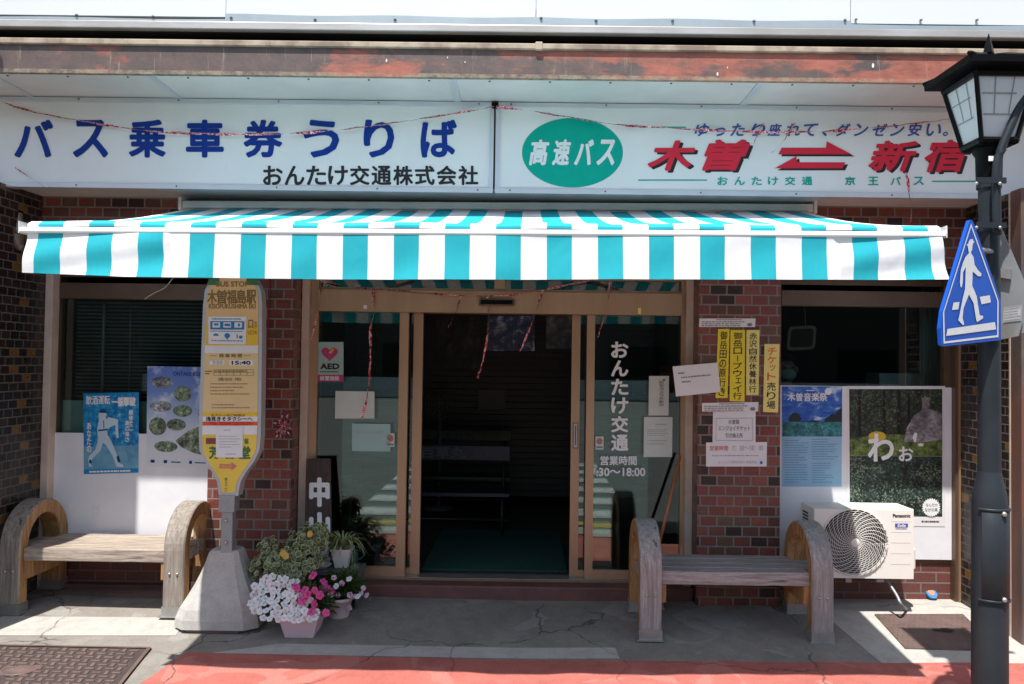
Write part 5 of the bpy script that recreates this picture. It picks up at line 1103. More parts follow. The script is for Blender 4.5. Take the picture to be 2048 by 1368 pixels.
# ticket office behind the right window
zc = P(1700, 771, .5).z
tag(part('counter', mat('office_counter', (.12, .10, .08), .5), lambda mb: (mb.box(1.62, 3.3, .30, .85, zc-.05, zc-.01), mb.box(1.62, 3.3, .34, .80, zs, zc-.051)), None), 'counter behind the right window above the posters', 'counter')
a, b = P(1753, 746, .6), P(1836, 770, .6)
tag(part('paper_box', mat('pale_box', (.42, .44, .42), .6), lambda mb: mb.box(a.x, b.x, .55, .8, zc-.009, a.z, 0, .004), None), 'pale box on the counter behind the right window', 'box')
a, b = P(1842, 612, .4), P(1884, 770, .4)
def f(mb):
    n = 24
    for i in range(n):
        x0_, x1_ = a.x+(b.x-a.x)*i/n, a.x+(b.x-a.x)*(i+1)/n; y0_, y1_ = .42+.02*math.sin(i*1.3), .42+.02*math.sin((i+1)*1.3); mb.add([(x0_, y0_, zc), (x1_, y1_, zc), (x1_, y1_, 2.3), (x0_, y0_, 2.3)], [(0, 1, 2, 3)], 0, True)
tag(part('curtain', mat('pale_green_curtain', (.20, .27, .24), .8), f, None), 'narrow pale green curtain behind the right window', 'curtain')
MC = P(1603, 676, .32); T = thing('hanging_mirror', 'rounded wooden framed mirror hanging behind the right window', 'mirror', MC)
rr_ = [(a*.5*(1 if i else 1), b) for i, (a, b) in enumerate([])]
def rrect(w_, h_, r_, y, n=5):
    out = []
    for cx, cz_, a0 in ((w_-r_, h_-r_, 0), (-w_+r_, h_-r_, 90), (-w_+r_, -h_+r_, 180), (w_-r_, -h_+r_, 270)):
        for i in range(n+1): a = R(a0+90*i/n); x = cx+r_*math.cos(a); z = cz_+r_*math.sin(a); out.append(Vector((MC.x+x*1.0+z*.08, y, MC.z+z+x*.05)))
    return out
mb = MB(); mb.prism(rrect(.105, .09, .035, .315), (0, .02, 0)); mb.build('mirror_frame', mat('brown_mirror_frame', (.14, .085, .05), .5), T)
mb = MB(); mb.poly(rrect(.085, .068, .026, .3135)); mb.build('mirror_face', mat('dark_mirror', (.05, .045, .04), .12, .6), T)
mb = MB(); mb.tube([(MC.x+.03, .32, MC.z+.09), (MC.x+.01, .32, 2.4)], .003, 5); mb.build('cord', 'grey', T)
# clerk behind the glass
HP = P(1571, 738, .95); hx, hy, hz = HP.x, .95, HP.z
T = thing('person', 'seated person with dark hair and pale face mask behind the right window', 'person', (hx, hy, zs))
def skin_mesh(vs, es, rs, sub=2):
    me = bpy.data.meshes.new('b'); me.from_pydata(vs, es, []); o_ = bpy.data.objects.new('b', me); COL.objects.link(o_)
    sk = o_.modifiers.new('s', 'SKIN'); sk.use_smooth_shade = True
    for i, r_ in enumerate(rs): me.skin_vertices[0].data[i].radius = r_ if isinstance(r_, tuple) else (r_, r_)
    me.skin_vertices[0].data[0].use_root = True
    sb = o_.modifiers.new('d', 'SUBSURF'); sb.levels = sb.render_levels = sub
    m2 = bpy.data.meshes.new_from_object(o_.evaluated_get(bpy.context.evaluated_depsgraph_get())); bpy.data.objects.remove(o_); bpy.data.meshes.remove(me); return m2
vs = [(0, .03, -.62), (0, .03, -.45), (0, .02, -.28), (0, .02, -.17), (0, .0, -.10), (0, -.012, -.055), (0, -.005, .02), (0, .005, .075), (-.18, .02, -.2), (-.25, -.02, -.42), (-.2, -.22, -.45), (.18, .02, -.2), (.25, -.02, -.42), (.2, -.22, -.45), (-.1, -.12, -.66), (-.1, -.4, -.68), (-.1, -.42, -1.02), (.1, -.12, -.66), (.1, -.4, -.68), (.1, -.42, -1.02)]
es = [(0, 1), (1, 2), (2, 3), (3, 4), (4, 5), (5, 6), (6, 7), (2, 8), (8, 9), (9, 10), (2, 11), (11, 12), (12, 13), (0, 14), (14, 15), (15, 16), (0, 17), (17, 18), (18, 19)]
rs = [(.16, .12), (.15, .11), (.15, .10), .06, .052, .075, .088, .06, .06, .045, .035, .06, .045, .035, .08, .065, .045, .08, .065, .045]
me = skin_mesh(vs, es, rs); me.name = 'body'; me.materials.append(MT['cloth']); me.materials.append(MT['skin'])
for p in me.polygons:
    if p.center.z > -.15: p.material_index = 1
o = bpy.data.objects.new('body', me); COL.objects.link(o); o.parent = T; o.location = (0, 0, hz-zs)
def blob(name, m_, c, sc, zmin=None):
    bm = bmesh.new(); bmesh.ops.create_uvsphere(bm, u_segments=20, v_segments=14, radius=1)
    if zmin is not None: bmesh.ops.delete(bm, geom=[v_ for v_ in bm.verts if v_.co.z < zmin and v_.co.y < .15], context='VERTS')
    mb = MB(); mb.bm(bm, 0, True, Matrix.Translation(c) @ Matrix.Diagonal((*sc, 1))); return mb.build(name, m_, T)
blob('hair', 'hair', (hx, hy+.012, hz+.03), (.096, .104, .105), .25)
blob('face_mask', 'mask', (hx, hy-.055, hz-.045), (.068, .055, .05))
for s_ in (-1, 1): blob('eye', 'hair', (hx+s_*.032, hy-.09, hz+.012), (.012, .006, .006))
for s_ in (-1, 1): blob('ear', 'skin', (hx+s_*.09, hy, hz-.005), (.012, .02, .03))
tag(part('stool', 'stand', lambda mb: (mb.lathe([(.17, hz-.72), (.18, hz-.70), (.17, hz-.685)], (hx, hy+.03, 0), 20), mb.tube([(hx, hy+.03, zs), (hx, hy+.03, hz-.71)], .03, 10), mb.lathe([(.2, zs), (.2, zs+.02), (.04, zs+.04)], (hx, hy+.03, 0), 20)), None), 'dark stool under the seated person behind the right window', 'stool')

# ================================================================== plants by the door
rg = random.Random(11)
def leaf_fan(mb, c, n_, size, mi=0, cup=.25, seg=8, lobes=False):
    n_ = n_.normalized(); a = n_.orthogonal().normalized(); a.rotate(Quaternion(n_, rg.uniform(0, 6.28))); b = n_.cross(a)
    pts = [c]
    for i in range(seg):
        t = 2*math.pi*i/seg; r_ = size*(1+(.14*math.cos(5*t) if lobes else 0)); pts.append(c+a*math.cos(t)*r_+b*math.sin(t)*r_+n_*size*cup)
    mb.add(pts, [(0, 1+i, 1+(i+1) % seg) for i in range(seg)], mi, False); return pts
def leaf_oval(mb, c, d, up, L_, W_, mi=0):
    d = d.normalized(); s_ = d.cross(up).normalized(); u_ = s_.cross(d)
    mb.add([c, c+d*L_*.35+s_*W_+u_*.1*L_, c+d*L_, c+d*L_*.35-s_*W_+u_*.1*L_, c+d*L_*.5-u_*.08*L_], [(0, 1, 4), (1, 2, 4), (2, 3, 4), (3, 0, 4)], mi, True)
def blossom_mesh(m1, m2):
    mb = MB(); seg = 20; vs = [Vector((0, .0, -.012))]
    for rr2, yy in ((.0028, -.004), (.014, .002), (.025, -.002)):
        for i in range(seg): t = 2*math.pi*i/seg; r_ = rr2*(1+((.16*abs(math.cos(2.5*t))-.10) if rr2 > .01 else 0)); vs.append(Vector((r_*math.cos(t), r_*math.sin(t), yy+(.0035*math.cos(5*t+1) if rr2 > .02 else 0))))
    fs = [(0, 1+i, 1+(i+1) % seg) for i in range(seg)]
    mb.add(vs, fs, 1, True); o_ = [(1+j*seg+i, 1+j*seg+(i+1) % seg, 1+(j+1)*seg+(i+1) % seg, 1+(j+1)*seg+i) for j in range(2) for i in range(seg)]
    mb.f += [list(x) for x in o_]; mb.mi += [0]*len(o_); mb.sm += [True]*len(o_)
    return mb, [m1, m2]
throat = flat('petal_throat', (.55, .56, .38))
protos = {}
def blossom(parent, kind, pos, nrm_, size):
    if kind not in protos:
        mb, ms = blossom_mesh(*{'w': ('petw', throat), 'p': ('petp', 'petl'), 'l': ('petl', 'petp')}[kind]); o_ = mb.build('blossom', ms, parent, (0, 0, 0)); protos[kind] = o_
    else:
        o_ = protos[kind].copy(); COL.objects.link(o_); o_.parent = parent
    q4 = nrm_.to_track_quat('Z', 'Y'); o_.rotation_mode = 'QUATERNION'; o_.rotation_quaternion = q4 @ Quaternion((0, 0, 1), rg.uniform(0, 6)); o_.location = pos-parent_loc(parent); o_.scale = (size, size, size)
def frustum_pot(mb, c, wt, wb, h, sq=True, rim=.012):
    c = Vector(c)
    if sq:
        vs = []
        for w_, z in ((wb, 0), (wt, h-rim*1.5), (wt+rim*.8, h-rim*1.4), (wt+rim*.8, h), (wt-.006, h), (wt-.012, h-.03)):
            vs += [c+Vector((a*w_, b*w_, z)) for a, b in ((-1, -1), (1, -1), (1, 1), (-1, 1))]
        mb.add(vs, [(j*4+i, j*4+(i+1) % 4, j*4+4+(i+1) % 4, j*4+4+i) for j in range(5) for i in range(4)]+[(3, 2, 1, 0), (20, 21, 22, 23)])
    else: mb.lathe([(wb, 0), (wt, h-.02), (wt+.008, h-.02), (wt+.008, h), (wt-.006, h), (wt-.012, h-.03), (.01, h-.03)], c, 28)
# front planter
c = G(598, 1276); gzp = gz(c.x, c.y)+.001
T = thing('petunia_planter', 'square lilac pot overflowing with white and hot pink petunias', 'potted plant', (c.x, c.y+.09, gzp))
mb = MB(); frustum_pot(mb, (c.x, c.y+.09, gzp), .122, .088, .15); mb.build('pot', 'terra', T)
mb = MB(); mb.box(c.x-.1, c.x+.1, c.y-.01, c.y+.19, gzp+.12, gzp+.132); mb.build('soil', 'soil', T)
top = Vector((c.x-.035, c.y+.09, gzp+.17))
def mound(rx_, ry_, rz_, hemi=-.35):
    while True:
        a = rg.uniform(0, 2*math.pi); s_ = rg.uniform(hemi, 1); r_ = math.sqrt(1-s_*s_); d = Vector((r_*math.cos(a), r_*math.sin(a), s_))
        return d, Vector((d.x*rx_, d.y*ry_, d.z*rz_))
mb = MB()
for i in range(900):
    d, o_ = mound(.245, .16, .145); k_ = rg.uniform(.35, .95); leaf_oval(mb, top+o_*k_, (d+Vector((rg.uniform(-.8, .8), rg.uniform(-.8, .8), rg.uniform(-.4, .6)))), Vector((0, 0, 1)), rg.uniform(.025, .05), rg.uniform(.008, .014))
for i in range(50):
    d, o_ = mound(.2, .14, .12); mb.tube([Vector((c.x+d.x*.05, c.y+.09+d.y*.05, gzp+.13)), top+o_*.85], .0018, 4)
mb.build('foliage', 'leaf', T)
def fl_at(T, kind, u_, v_, y, s_, tilt=(0, 0)):
    p = P(u_, v_, y); n_ = (CAM-p).normalized()+Vector((rg.uniform(-.9, .9), rg.uniform(-.3, .3), rg.uniform(-.3, 1.1))); blossom(T, kind, p, n_.normalized(), s_)
done = []
def scatter(T, kind, n, uc, vc, ru, rv, y0, y1, s0, s1, mind=10):
    t = 0
    while n and t < 3000:
        t += 1; a = rg.uniform(-1, 1); b = rg.uniform(-1, 1)
        if a*a+b*b > 1: continue
        u_, v_ = uc+a*ru, vc+b*rv
        if any((u_-x)**2+(v_-y)**2 < mind**2 for x, y in done): continue
        done.append((u_, v_)); fl_at(T, kind, u_, v_, y0+(y1-y0)*((b+1)/2)-.05*(1-a*a), rg.uniform(s0, s1)); n -= 1
for u_, v_ in ((626, 1150), (648, 1163), (594, 1177), (609, 1180), (629, 1181), (604, 1201), (629, 1208), (621, 1223), (652, 1226), (615, 1188), (640, 1190), (592, 1173)): done.append((u_, v_)); fl_at(T, 'p', u_, v_, c.y-.02-.08*(v_-1150)/70, rg.uniform(.95, 1.15))
scatter(T, 'w', 62, 556, 1197, 56, 46, c.y+.06, c.y-.12, .72, 1.05, 9.0)
scatter(T, 'w', 10, 605, 1218, 30, 28, c.y+.02, c.y-.12, .8, 1.05, 10)
# round pot behind
c = G(672, 1240); gzp = gz(c.x, c.y)+.001
T = thing('petunia_planter', 'round lilac pot of pale pink petunias behind the square one', 'potted plant', (c.x, c.y+.08, gzp))
mb = MB(); frustum_pot(mb, (c.x, c.y+.08, gzp), .085, .066, .13, False); mb.build('pot', 'terra', T)
mb = MB(); mb.lathe([(.07, gzp+.095), (.07, gzp+.11)], (c.x, c.y+.08, 0), 20); mb.build('soil', 'soil', T)
top = Vector((c.x+.03, c.y+.08, gzp+.18)); mb = MB()
for i in range(620):
    d, o_ = mound(.16, .12, .13); k_ = rg.uniform(.3, 1); leaf_oval(mb, top+o_*k_, d+Vector((rg.uniform(-.8, .8), rg.uniform(-.8, .8), rg.uniform(-.4, .6))), Vector((0, 0, 1)), rg.uniform(.022, .042), rg.uniform(.007, .012))
for i in range(30):
    d, o_ = mound(.15, .1, .12); mb.tube([Vector((c.x+d.x*.03, c.y+.08+d.y*.03, gzp+.11)), top+o_*.85], .0016, 4)
mb.build('foliage', 'leaf', T)
for u_, v_ in ((698, 1158), (684, 1166), (668, 1155), (727, 1176), (722, 1186), (733, 1190), (700, 1190), (712, 1193), (699, 1216), (676, 1190)): done.append((u_, v_)); fl_at(T, 'l', u_, v_, c.y-.01, rg.uniform(.65, .85))
for u_, v_ in ((656, 1178), (664, 1184), (648, 1173)): fl_at(T, 'p', u_, v_, c.y-.04, 1.0)
for u_, v_ in ((698, 1157), (716, 1192), (661, 1189), (672, 1172)): fl_at(T, 'w', u_, v_, c.y-.05, .8)
# variegated geranium
gc = P(580, 1112, -.36); gg = gz(gc.x, -.3)
T = thing('geranium', 'bushy variegated geranium with cream edged leaves beside the brick pillar', 'potted plant', (gc.x, -.3, gg))
mb = MB(); frustum_pot(mb, (gc.x+.0, -.3, gg), .10, .075, .17, False); mb.build('pot', 'potwhite', T)
mb = MB(); lobes = [(P(560, 1108, -.33), .17, .13), (P(615, 1082, -.28), .13, .12), (P(540, 1135, -.38), .14, .10), (P(635, 1075, -.26), .08, .11), (P(590, 1140, -.36), .16, .09), (P(600, 1110, -.3), .18, .13)]
for i in range(900):
    ct, rx_, rz_ = rg.choice(lobes); d, o_ = mound(rx_, rx_*.7, rz_, -.8); k_ = rg.uniform(.45, 1.0); n_ = d+Vector((rg.uniform(-.6, .6), -.5+rg.uniform(-.6, .6), .6+rg.uniform(-.5, .5)))
    sz = rg.uniform(.009, .017); p = ct+o_*k_; pts = leaf_fan(mb, p, n_, sz, 0, .25, 10, True)
    n2_ = n_.normalized(); vs = []
    for q3 in pts[1:]: vs += [q3, q3+(q3-pts[0])*.32+n2_*sz*.05]
    mb.add(vs, [(2*i2, 2*((i2+1) % 10), 2*((i2+1) % 10)+1, 2*i2+1) for i2 in range(10)], 1)
mb.build('foliage', ['vleaf', 'vleafedge'], T)
mb = MB()
for i in range(40):
    ct, rx_, rz_ = rg.choice(lobes); d, o_ = mound(rx_, rx_*.7, rz_, -.3); mb.tube(smooth_path([Vector((gc.x+rg.uniform(-.05, .05), -.3, gg+.15)), (ct+Vector((gc.x, -.3, gg+.2)))/2, ct+o_*.8], 3), .0035, 5)
mb.build('stems', 'leaf', T)
mb = MB()
for u_, v_ in ((566, 1107), (572, 1112), (621, 1068)): leaf_fan(mb, P(u_, v_, -.46 if u_ < 600 else -.36), Vector((rg.uniform(-.4, .4), -1, .3)), .022, 0, .3, 10, False)
mb.build('yellow_leaf', mat('yellowed_leaf', (.55, .36, .06), .6), T)
# stand, spider plant, dish plant, watering can
sa, sb_ = P(630, 1141, -.16), P(719, 1172, -.16); zst_ = P(680, 1137, -.10).z
T = thing('plant_stand', 'low grey stand under the spider plant', 'stand', ((sa.x+sb_.x)/2, -.06, 0))
mb = MB(); mb.box(sa.x, sb_.x, -.17, .06, zst_-.03, zst_, 0, .004); mb.build('stand_top', 'stand', T)
for x in (sa.x+.02, sb_.x-.03):
    mb = MB(); mb.box(x, x+.018, -.15, .05, -.02, zst_-.031); mb.build('stand_leg', 'stand', T)
pc = P(683, 1141, -.07); 
T = thing('spider_plant', 'spider plant with arching striped leaves in a white tapered pot', 'potted plant', (pc.x, -.05, zst_+.001))
ph = P(683, 1097, -.07).z-zst_; mb = MB(); frustum_pot(mb, (pc.x, -.05, zst_+.001), .064, .042, ph, True, .008)
mb.build('pot', 'potwhite', T)
mb = MB(); mb.box(pc.x-.05, pc.x+.05, -.1, .0, zst_+ph-.035, zst_+ph-.02); mb.build('soil', 'soil', T)
mb = MB(); ct = Vector((pc.x, -.05, zst_+ph-.01))
def blade(ct, a, L_, rise, w_=.008):
    pts = []; d = Vector((math.cos(a), math.sin(a), 0))
    for i in range(8):
        t = i/7; pts.append(ct+d*(L_*t*.95)+Vector((0, 0, rise*math.sin(t*2.3)-.45*L_*t**3)))
    s_ = d.cross(Vector((0, 0, 1))); vs = []
    for i, p in enumerate(pts): ww = w_*(1-(i/7)**2*.95)+.0004; vs += [p-s_*ww, p+Vector((0, 0, -.002)), p+s_*ww]
    mb.add(vs, [(3*i, 3*i+1, 3*i+4, 3*i+3) for i in range(7)]+[(3*i+1, 3*i+2, 3*i+5, 3*i+4) for i in range(7)], 0, True)
for i in range(48): blade(ct, rg.uniform(0, 6.28), rg.uniform(.12, .25), rg.uniform(.06, .14))
mb.tube(smooth_path([ct, ct+Vector((.07, -.06, .04)), ct+Vector((.09, -.09, -.08)), P(706, 1138, -.2)], 5), .0018, 5)
for i in range(14): blade(P(707, 1140, -.2), rg.uniform(0, 6.28), rg.uniform(.03, .06), rg.uniform(.02, .05), .004)
mb.build('leaves', 'spider', T)
pc = P(633, 1134, -.12)
T = thing('dish_plant', 'small plant in a shallow white dish on the stand end', 'potted plant', (pc.x+.03, -.1, zst_+.001))
mb = MB(); mb.lathe([(.03, zst_+.001), (.065, zst_+.025), (.07, zst_+.03), (.06, zst_+.028), (.02, zst_+.01)], (pc.x+.03, -.1, 0), 24, 0, False); mb.build('dish', 'potwhite', T)
mb = MB()
for i in range(26): blade(Vector((pc.x+.03, -.1, zst_+.02)), rg.uniform(0, 6.28), rg.uniform(.04, .09), rg.uniform(.04, .09), .004)
mb.build('leaves', 'vleaf', T)
wc = P(703, 1062, .12)
T = thing('watering_can', 'small teal watering can behind the spider plant', 'watering can', (wc.x+.02, .02, zst_+.001))
# ------------------------------------------------------------------ leaning board, broom
def lean(name, pp, Yt, Yb, th, m_, label, cat):
    A_, B_, C_, D_ = P(*pp[0], Yt), P(*pp[1], Yt), P(*pp[2], Yb), P(*pp[3], Yb); mb = MB(); q = Quad(A_, B_, C_, D_); q.sheet(mb, th); o_ = mb.build(name, m_, None, q.q(.5, 1)); tag(o_, label, cat); return q, o_
q, o = lean('wooden_board', [(617, 917), (662, 917), (666, 1175), (614, 1175)], .165, .06, .022, 'darkwood', 'tall dark wooden board with white brushed kanji leaning by the door', 'board')
mb = MB()
for ch, v0, v1 in (('中', 958, 1012), ('山', 1028, 1072), ('道', 1078, 1122)):
    b0, b1 = (v0-917)/258, (v1-917)/258; q.text(mb, ch, .14, b0, .90, b1, .0235, 0, .0095)
mb.build('kanji_lettering', 'vinyl', o)
T = thing('broom', 'broom with orange brown handle leaning by the right door post', 'broom', G(1318, 1185))
bt_, tp_ = P(1312, 1115, -.02), P(1360, 912, .14); dn = (bt_-tp_).normalized(); ft = tp_+dn*((tp_.z-.2)/-dn.z)
mb = MB(); mb.tube([tp_, ft], .0115, 10); mb.build('handle', 'broom', T)
mb = MB(); gzb = gz(ft.x, ft.y)+.002
vs = [ft+Vector((-.03, -.015, 0)), ft+Vector((.03, -.015, 0)), ft+Vector((.03, .015, 0)), ft+Vector((-.03, .015, 0))]; e2 = Vector((ft.x-.02, ft.y-.02, gzb)); vs += [e2+Vector((-.11, -.03, 0)), e2+Vector((.11, -.03, 0)), e2+Vector((.11, .03, 0)), e2+Vector((-.11, .03, 0))]
mb.add(vs, [(0, 1, 2, 3), (0, 4, 5, 1), (1, 5, 6, 2), (2, 6, 7, 3), (3, 7, 4, 0), (7, 6, 5, 4)]); mb.build('bristles', mat('straw_bristles', (.30, .20, .08), .8, 0, (.2, .13, .05), 30, (8, 8, .5)), T)
T = [o_ for o_ in bpy.data.objects if o_.name == 'watering_can'][0]; l = T.location
mb = MB(); mb.lathe([(.05, 0), (.052, .09), (.044, .1), (.03, .1)], l, 22); mb.build('can_body', 'ltgrn', T)
mb = MB(); mb.tube(smooth_path([l+Vector((-.045, 0, .02)), l+Vector((-.08, 0, .07)), l+Vector((-.10, 0, .12))], 4), [.010]*8+[.012], 8); mb.build('spout', 'ltgrn', T)
mb = MB(); mb.tube(smooth_path([l+Vector((.048, 0, .03)), l+Vector((.09, 0, .06)), l+Vector((.08, 0, .11)), l+Vector((.03, 0, .12)), l+Vector((.0, 0, .10))], 4), .006, 8); mb.build('can_handle', 'ltgrn', T)

# ================================================================== covers on the ground
def cover(name, pts, label, cat, bars, base_m='irondk'):
    A_, B_, C_, D_ = (Vector((p.x, p.y, gz(p.x, p.y)+.005)) for p in pts); q = Quad(A_, B_, C_, D_)
    T = thing(name, label, cat, q.q(.5, .5)); up = Vector((0, 0, 1)); q.n = up
    mb = MB(); mb.prism([p+up*.004 for p in (A_, B_, C_, D_)], (0, 0, -.03)); pl = mb.build('cover_plate', base_m, T)
    mb = MB(); bars(mb, q); mb.build('raised_pattern', 'iron', T)
    return T, q
def diamonds(mb, q):
    n, m2 = 34, 13
    for i in range(n):
        for j in range(m2):
            a, b = (i+.5)/n, (j+.5)/m2; s_ = 1 if (i+j) % 2 else -1; da, db = .013, .03*s_
            mb.add([q.q(a-da, b-db, .0042), q.q(a-da*.2, b-db*.2+.012*s_*0-.012, .0085), q.q(a+da, b+db, .0042), q.q(a+da*.2, b+db*.2+.012, .0085)], [(0, 1, 2, 3)])
    q.frame(mb, 0, 0, 1, 1, .008, .02, .006)
T, q = cover('utility_cover', [G(1749, 1231), G(1926, 1231), G(2000, 1304), G(1810, 1299)], 'rusty chequered steel utility cover beside the lamp post', 'cover', diamonds, 'iron')
mb = MB(); q.poly(mb, [(.48, .46), (.56, .47), (.60, .44), (.66, .44), (.72, .5), (.66, .55), (.60, .55), (.56, .52), (.48, .51)], .010); mb.build('lift_slot', 'dark', T)
def weave(mb, q):
    n, m2 = 30, 16
    for i in range(n):
        for j in range(m2):
            a, b = .02+.95*(i+.5)/n, .03+.94*(j+.5)/m2; w_, h_ = (.014, .010) if (i+j) % 2 else (.006, .026)
            if (a-.52)**2*2.2+(b-.62)**2 < .028: continue
            mb.prism([q.q(a-w_, b-h_, .0095), q.q(a+w_, b-h_, .0095), q.q(a+w_, b+h_, .0095), q.q(a-w_, b+h_, .0095)], (0, 0, -.005))
    q.frame(mb, 0, 0, 1, 1, .012, .02, .011)
k0, k1 = G(-330, 1288), G(303, 1299); k2, k3 = G(190, 1440), G(-440, 1430)
T, q = cover('manhole_cover', [k0, k1, k2, k3], 'brown cast iron cover with a woven pattern at the kerb corner', 'cover', weave)
mb = MB(); cc = G(42, 1340); gg_ = gz(cc.x, cc.y)+.01; mb.lathe([(.10, gg_-.004), (.10, gg_+.003), (.092, gg_+.003), (.088, gg_), (.045, gg_), (.04, gg_+.002), (.0, gg_+.003)], (cc.x, cc.y, 0), 32); mb.build('lock_cap', 'iron', T)

# ================================================================== garlands and oddments
def ribbon(pts, w_=.011, tw=14, n=8, seedv=0):
    pth = smooth_path(pts, n); mb = MB(); vs = []; L_ = 0; rgx = random.Random(seedv)
    for i, p in enumerate(pth):
        t = (pth[min(i+1, len(pth)-1)]-pth[max(0, i-1)]).normalized(); L_ += (p-pth[max(0, i-1)]).length
        a = t.cross(Vector((0, 1, 0))); a = a.normalized() if a.length > .01 else Vector((1, 0, 0)); b = t.cross(a); an = math.sin(L_*tw*.4)*1.1+L_*tw*.3; s_ = (a*math.cos(an)+b*math.sin(an))*w_*(.7+.3*math.sin(L_*23)); jit = Vector((rgx.uniform(-1, 1), 0, rgx.uniform(-1, 1)))*.003
        vs += [p+s_+jit, p-s_+jit]
    mb.add(vs, [(2*i, 2*i+1, 2*i+3, 2*i+2) for i in range(len(pth)-1)]); return mb
gg1 = 'red and silver tinsel garlands'
def garland(pp, Y, label, w_=.0105, parent=None, name='garland', sd=0):
    mb = ribbon([P(u_, v_, Y) for u_, v_ in pp], w_, 14, 8, sd)
    if parent: return mb.build(name, 'tinsel', parent)
    return tag(mb.build(name, 'tinsel', None, P(*pp[0], Y)), label, 'garland', gg1)
YR = YS-.035
garland([(-60, 190), (0, 203), (60, 222), (180, 245), (300, 262), (420, 268), (500, 269), (600, 266), (700, 257), (800, 244), (900, 228), (989, 213)], YR, 'tinsel garland sagging across the blue lettered signboard')
garland([(992, 213), (1060, 222), (1160, 238), (1240, 250), (1340, 256), (1500, 264), (1640, 263), (1700, 259), (1800, 250), (1900, 238), (1990, 225)], YR, 'tinsel garland sagging across the signboard with the green oval')
garland([(1812, 345), (1816, 365), (1818, 388), (1822, 415), (1821, 446)], YR-.01, 'short tinsel strand hanging below the red slanted lettering', .009, sd=3)
garland([(1527, 245), (1518, 262), (1508, 285), (1502, 305), (1497, 320)], YR-.005, 'dirty tape strand hanging over the red lettering beside the slogan', .006, sd=4)
garland([(1590, 246), (1575, 270), (1560, 290), (1544, 305)], YR-.005, 'slanting tape strand above the red double arrow', .006, sd=5)
garland([(30, 335), (55, 352), (95, 377)], YR+.012, 'loose silver tape strand below the first blue kana', .005, sd=6)
YE = YD-.06
gm = garland([(640, 560), (690, 572), (745, 578), (800, 582), (900, 590), (975, 592), (1040, 588), (1100, 577), (1150, 566), (1200, 556)], YE, 'tinsel garland strung along the bronze door header with hanging tails', .007, sd=8)
for i, pp in enumerate((((745, 578), (748, 620), (741, 660), (741, 700), (738, 760), (733, 800), (724, 835)), ((922, 592), (910, 625), (897, 655)), ((975, 592), (977, 640), (974, 680), (966, 720), (955, 757)), ((1085, 580), (1070, 628), (1050, 680), (1040, 703)), ((1221, 562), (1212, 620), (1200, 660), (1196, 676)), ((642, 560), (640, 600), (630, 650), (622, 680)))):
    mb = ribbon([P(u_, v_, YE) for u_, v_ in pp], (.011, .007, .010, .009, .006, .005)[i], 14, 8, 20+i); mb.build('garland_tail', 'tinsel', gm)
bc_ = P(567, 850, -.03); mb = MB()
for i in range(60):
    d = Vector((rg.gauss(0, 1), rg.gauss(0, .6), rg.gauss(0, 1.3))); p = bc_+d*.018; leaf_oval(mb, p, d+Vector((rg.uniform(-1, 1), rg.uniform(-1, 0), rg.uniform(-1, 1))), Vector((.3, -1, .2)), .035, .008)
mb.tube([(bc_.x, -.02, bc_.z), (bc_.x+.002, .0, bc_.z+.05)], .003, 4)
o = mb.build('tinsel_bunch', 'tinsel', None, bc_); tag(o, 'crumpled red and silver tinsel bunch on the brick pillar beside the bus stop', 'garland', gg1)
mb = MB(); mb.tube(smooth_path([P(540, 556, -.006), P(537, 640, -.006), P(533, 740, -.006), P(536, 812, -.006)], 5), .0035, 5); tag(mb.build('red_cord', flat('red_cord_fibre', (.35, .02, .03))), 'thin red cord hanging down the brick pillar', 'cord')
mb = MB(); mb.tube(smooth_path([P(346, 556, .1), P(330, 575, .1), P(310, 585, .1), P(289, 598, .1)], 5), .003, 5); tag(mb.build('tape_strand', 'cable'), 'thin pale strand dangling over the window header', 'cord')
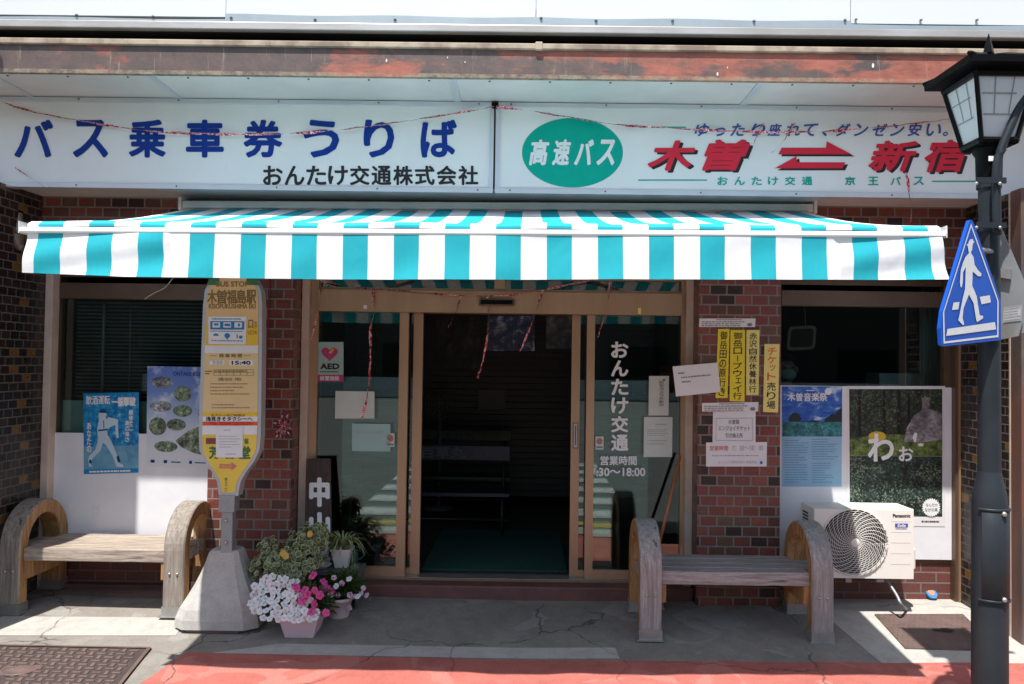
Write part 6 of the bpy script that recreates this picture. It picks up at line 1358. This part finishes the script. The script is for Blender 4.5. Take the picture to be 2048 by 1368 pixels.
# horn-like fitting on the dark tiled wing wall
T = thing('wall_fitting', 'drooping grey and copper spout fixed on the dark tiled wall', 'spout', P(33, 440, -.24))
pth = smooth_path([P(33, 425, -.24), P(32, 445, -.24), P(32, 468, -.25), P(36, 488, -.27), P(44, 497, -.28)], 5); n = len(pth)
mb = MB(); mb.tube(pth, [.036+.012*math.sin(math.pi*min(1, i/n*1.15))-(.02*(i/n)**4) for i in range(n)], 14); mb.build('spout_shell', 'copper', T)
mb = MB(); a = P(33, 430, -.24); mb.box(XL, a.x, -.27, -.21, a.z-.03, a.z+.03); mb.build('spout_mount', 'galv', T)
# blue sandal
sp = G(1860, 1200); T = thing('sandal', 'blue rubber sandal with orange insole propped by the dark tiled wall', 'sandal', (sp.x, sp.y, gz(sp.x, sp.y)))
a_, b_ = sp+Vector((.02, -.02, .012)), P(1853, 1172, sp.y+.06); d = (b_-a_); s_ = Vector((1, 0, .1)).normalized(); nn = d.cross(s_).normalized()
if nn.y > 0: nn = -nn
def oval(kx, kz, l): return [a_+d*(.5+.5*kz*math.sin(2*math.pi*i/24))+s_*(kx*.035*math.cos(2*math.pi*i/24)*(1-.18*math.sin(2*math.pi*i/24)))+nn*l for i in range(24)]
mb = MB(); mb.prism(oval(1, 1, .012), -nn*.02); mb.build('sole', 'sandal', T); mb = MB(); mb.poly(oval(.55, .6, .0145)); mb.build('insole', 'insole', T)
# bird droppings on the fascia
mb = MB()
for u_, v_, r_ in ((1435, 148, .008), (1746, 131, .010), (1455, 135, .004), (773, 121, .007), (930, 124, .004), (895, 115, .004)):
    p = P(u_, v_, YF-.003); mb.poly([p+Vector((r_*.7*math.cos(t), 0, r_*1.5*math.sin(t))) for t in [2*math.pi*i/10 for i in range(10)]])
mb.build('dropping_stain', 'drop', B)

# ================================================================== across the street (seen mirrored in the glass)
T = thing('timber_building', 'long dark timber building across the street, mirrored in the glass', 'building', (0, -36, 0))
mb = MB(); mb.box(-40, 40, -44, -36, -.2, 7.5); mb.build('wall', 'timber', T)
mb = MB(); mb.prism([(-41, -35, 7.3), (-41, -40, 10), (-41, -45, 7.3)], (82, 0, 0)); mb.build('roof', 'roofd', T)
for x in range(-30, 31, 12):
    mb = MB(); mb.box(x-1.5, x+1.5, -35.99, -35.9, 1.0, 2.6); mb.build('window', 'lampblack', T)
tag(part('low_wall', mat('pale_low_wall', (.5, .5, .48), .7), lambda mb: mb.box(-40, 40, -34.2, -34, -.15, .85), None), 'pale low wall along the far side of the street', 'wall')
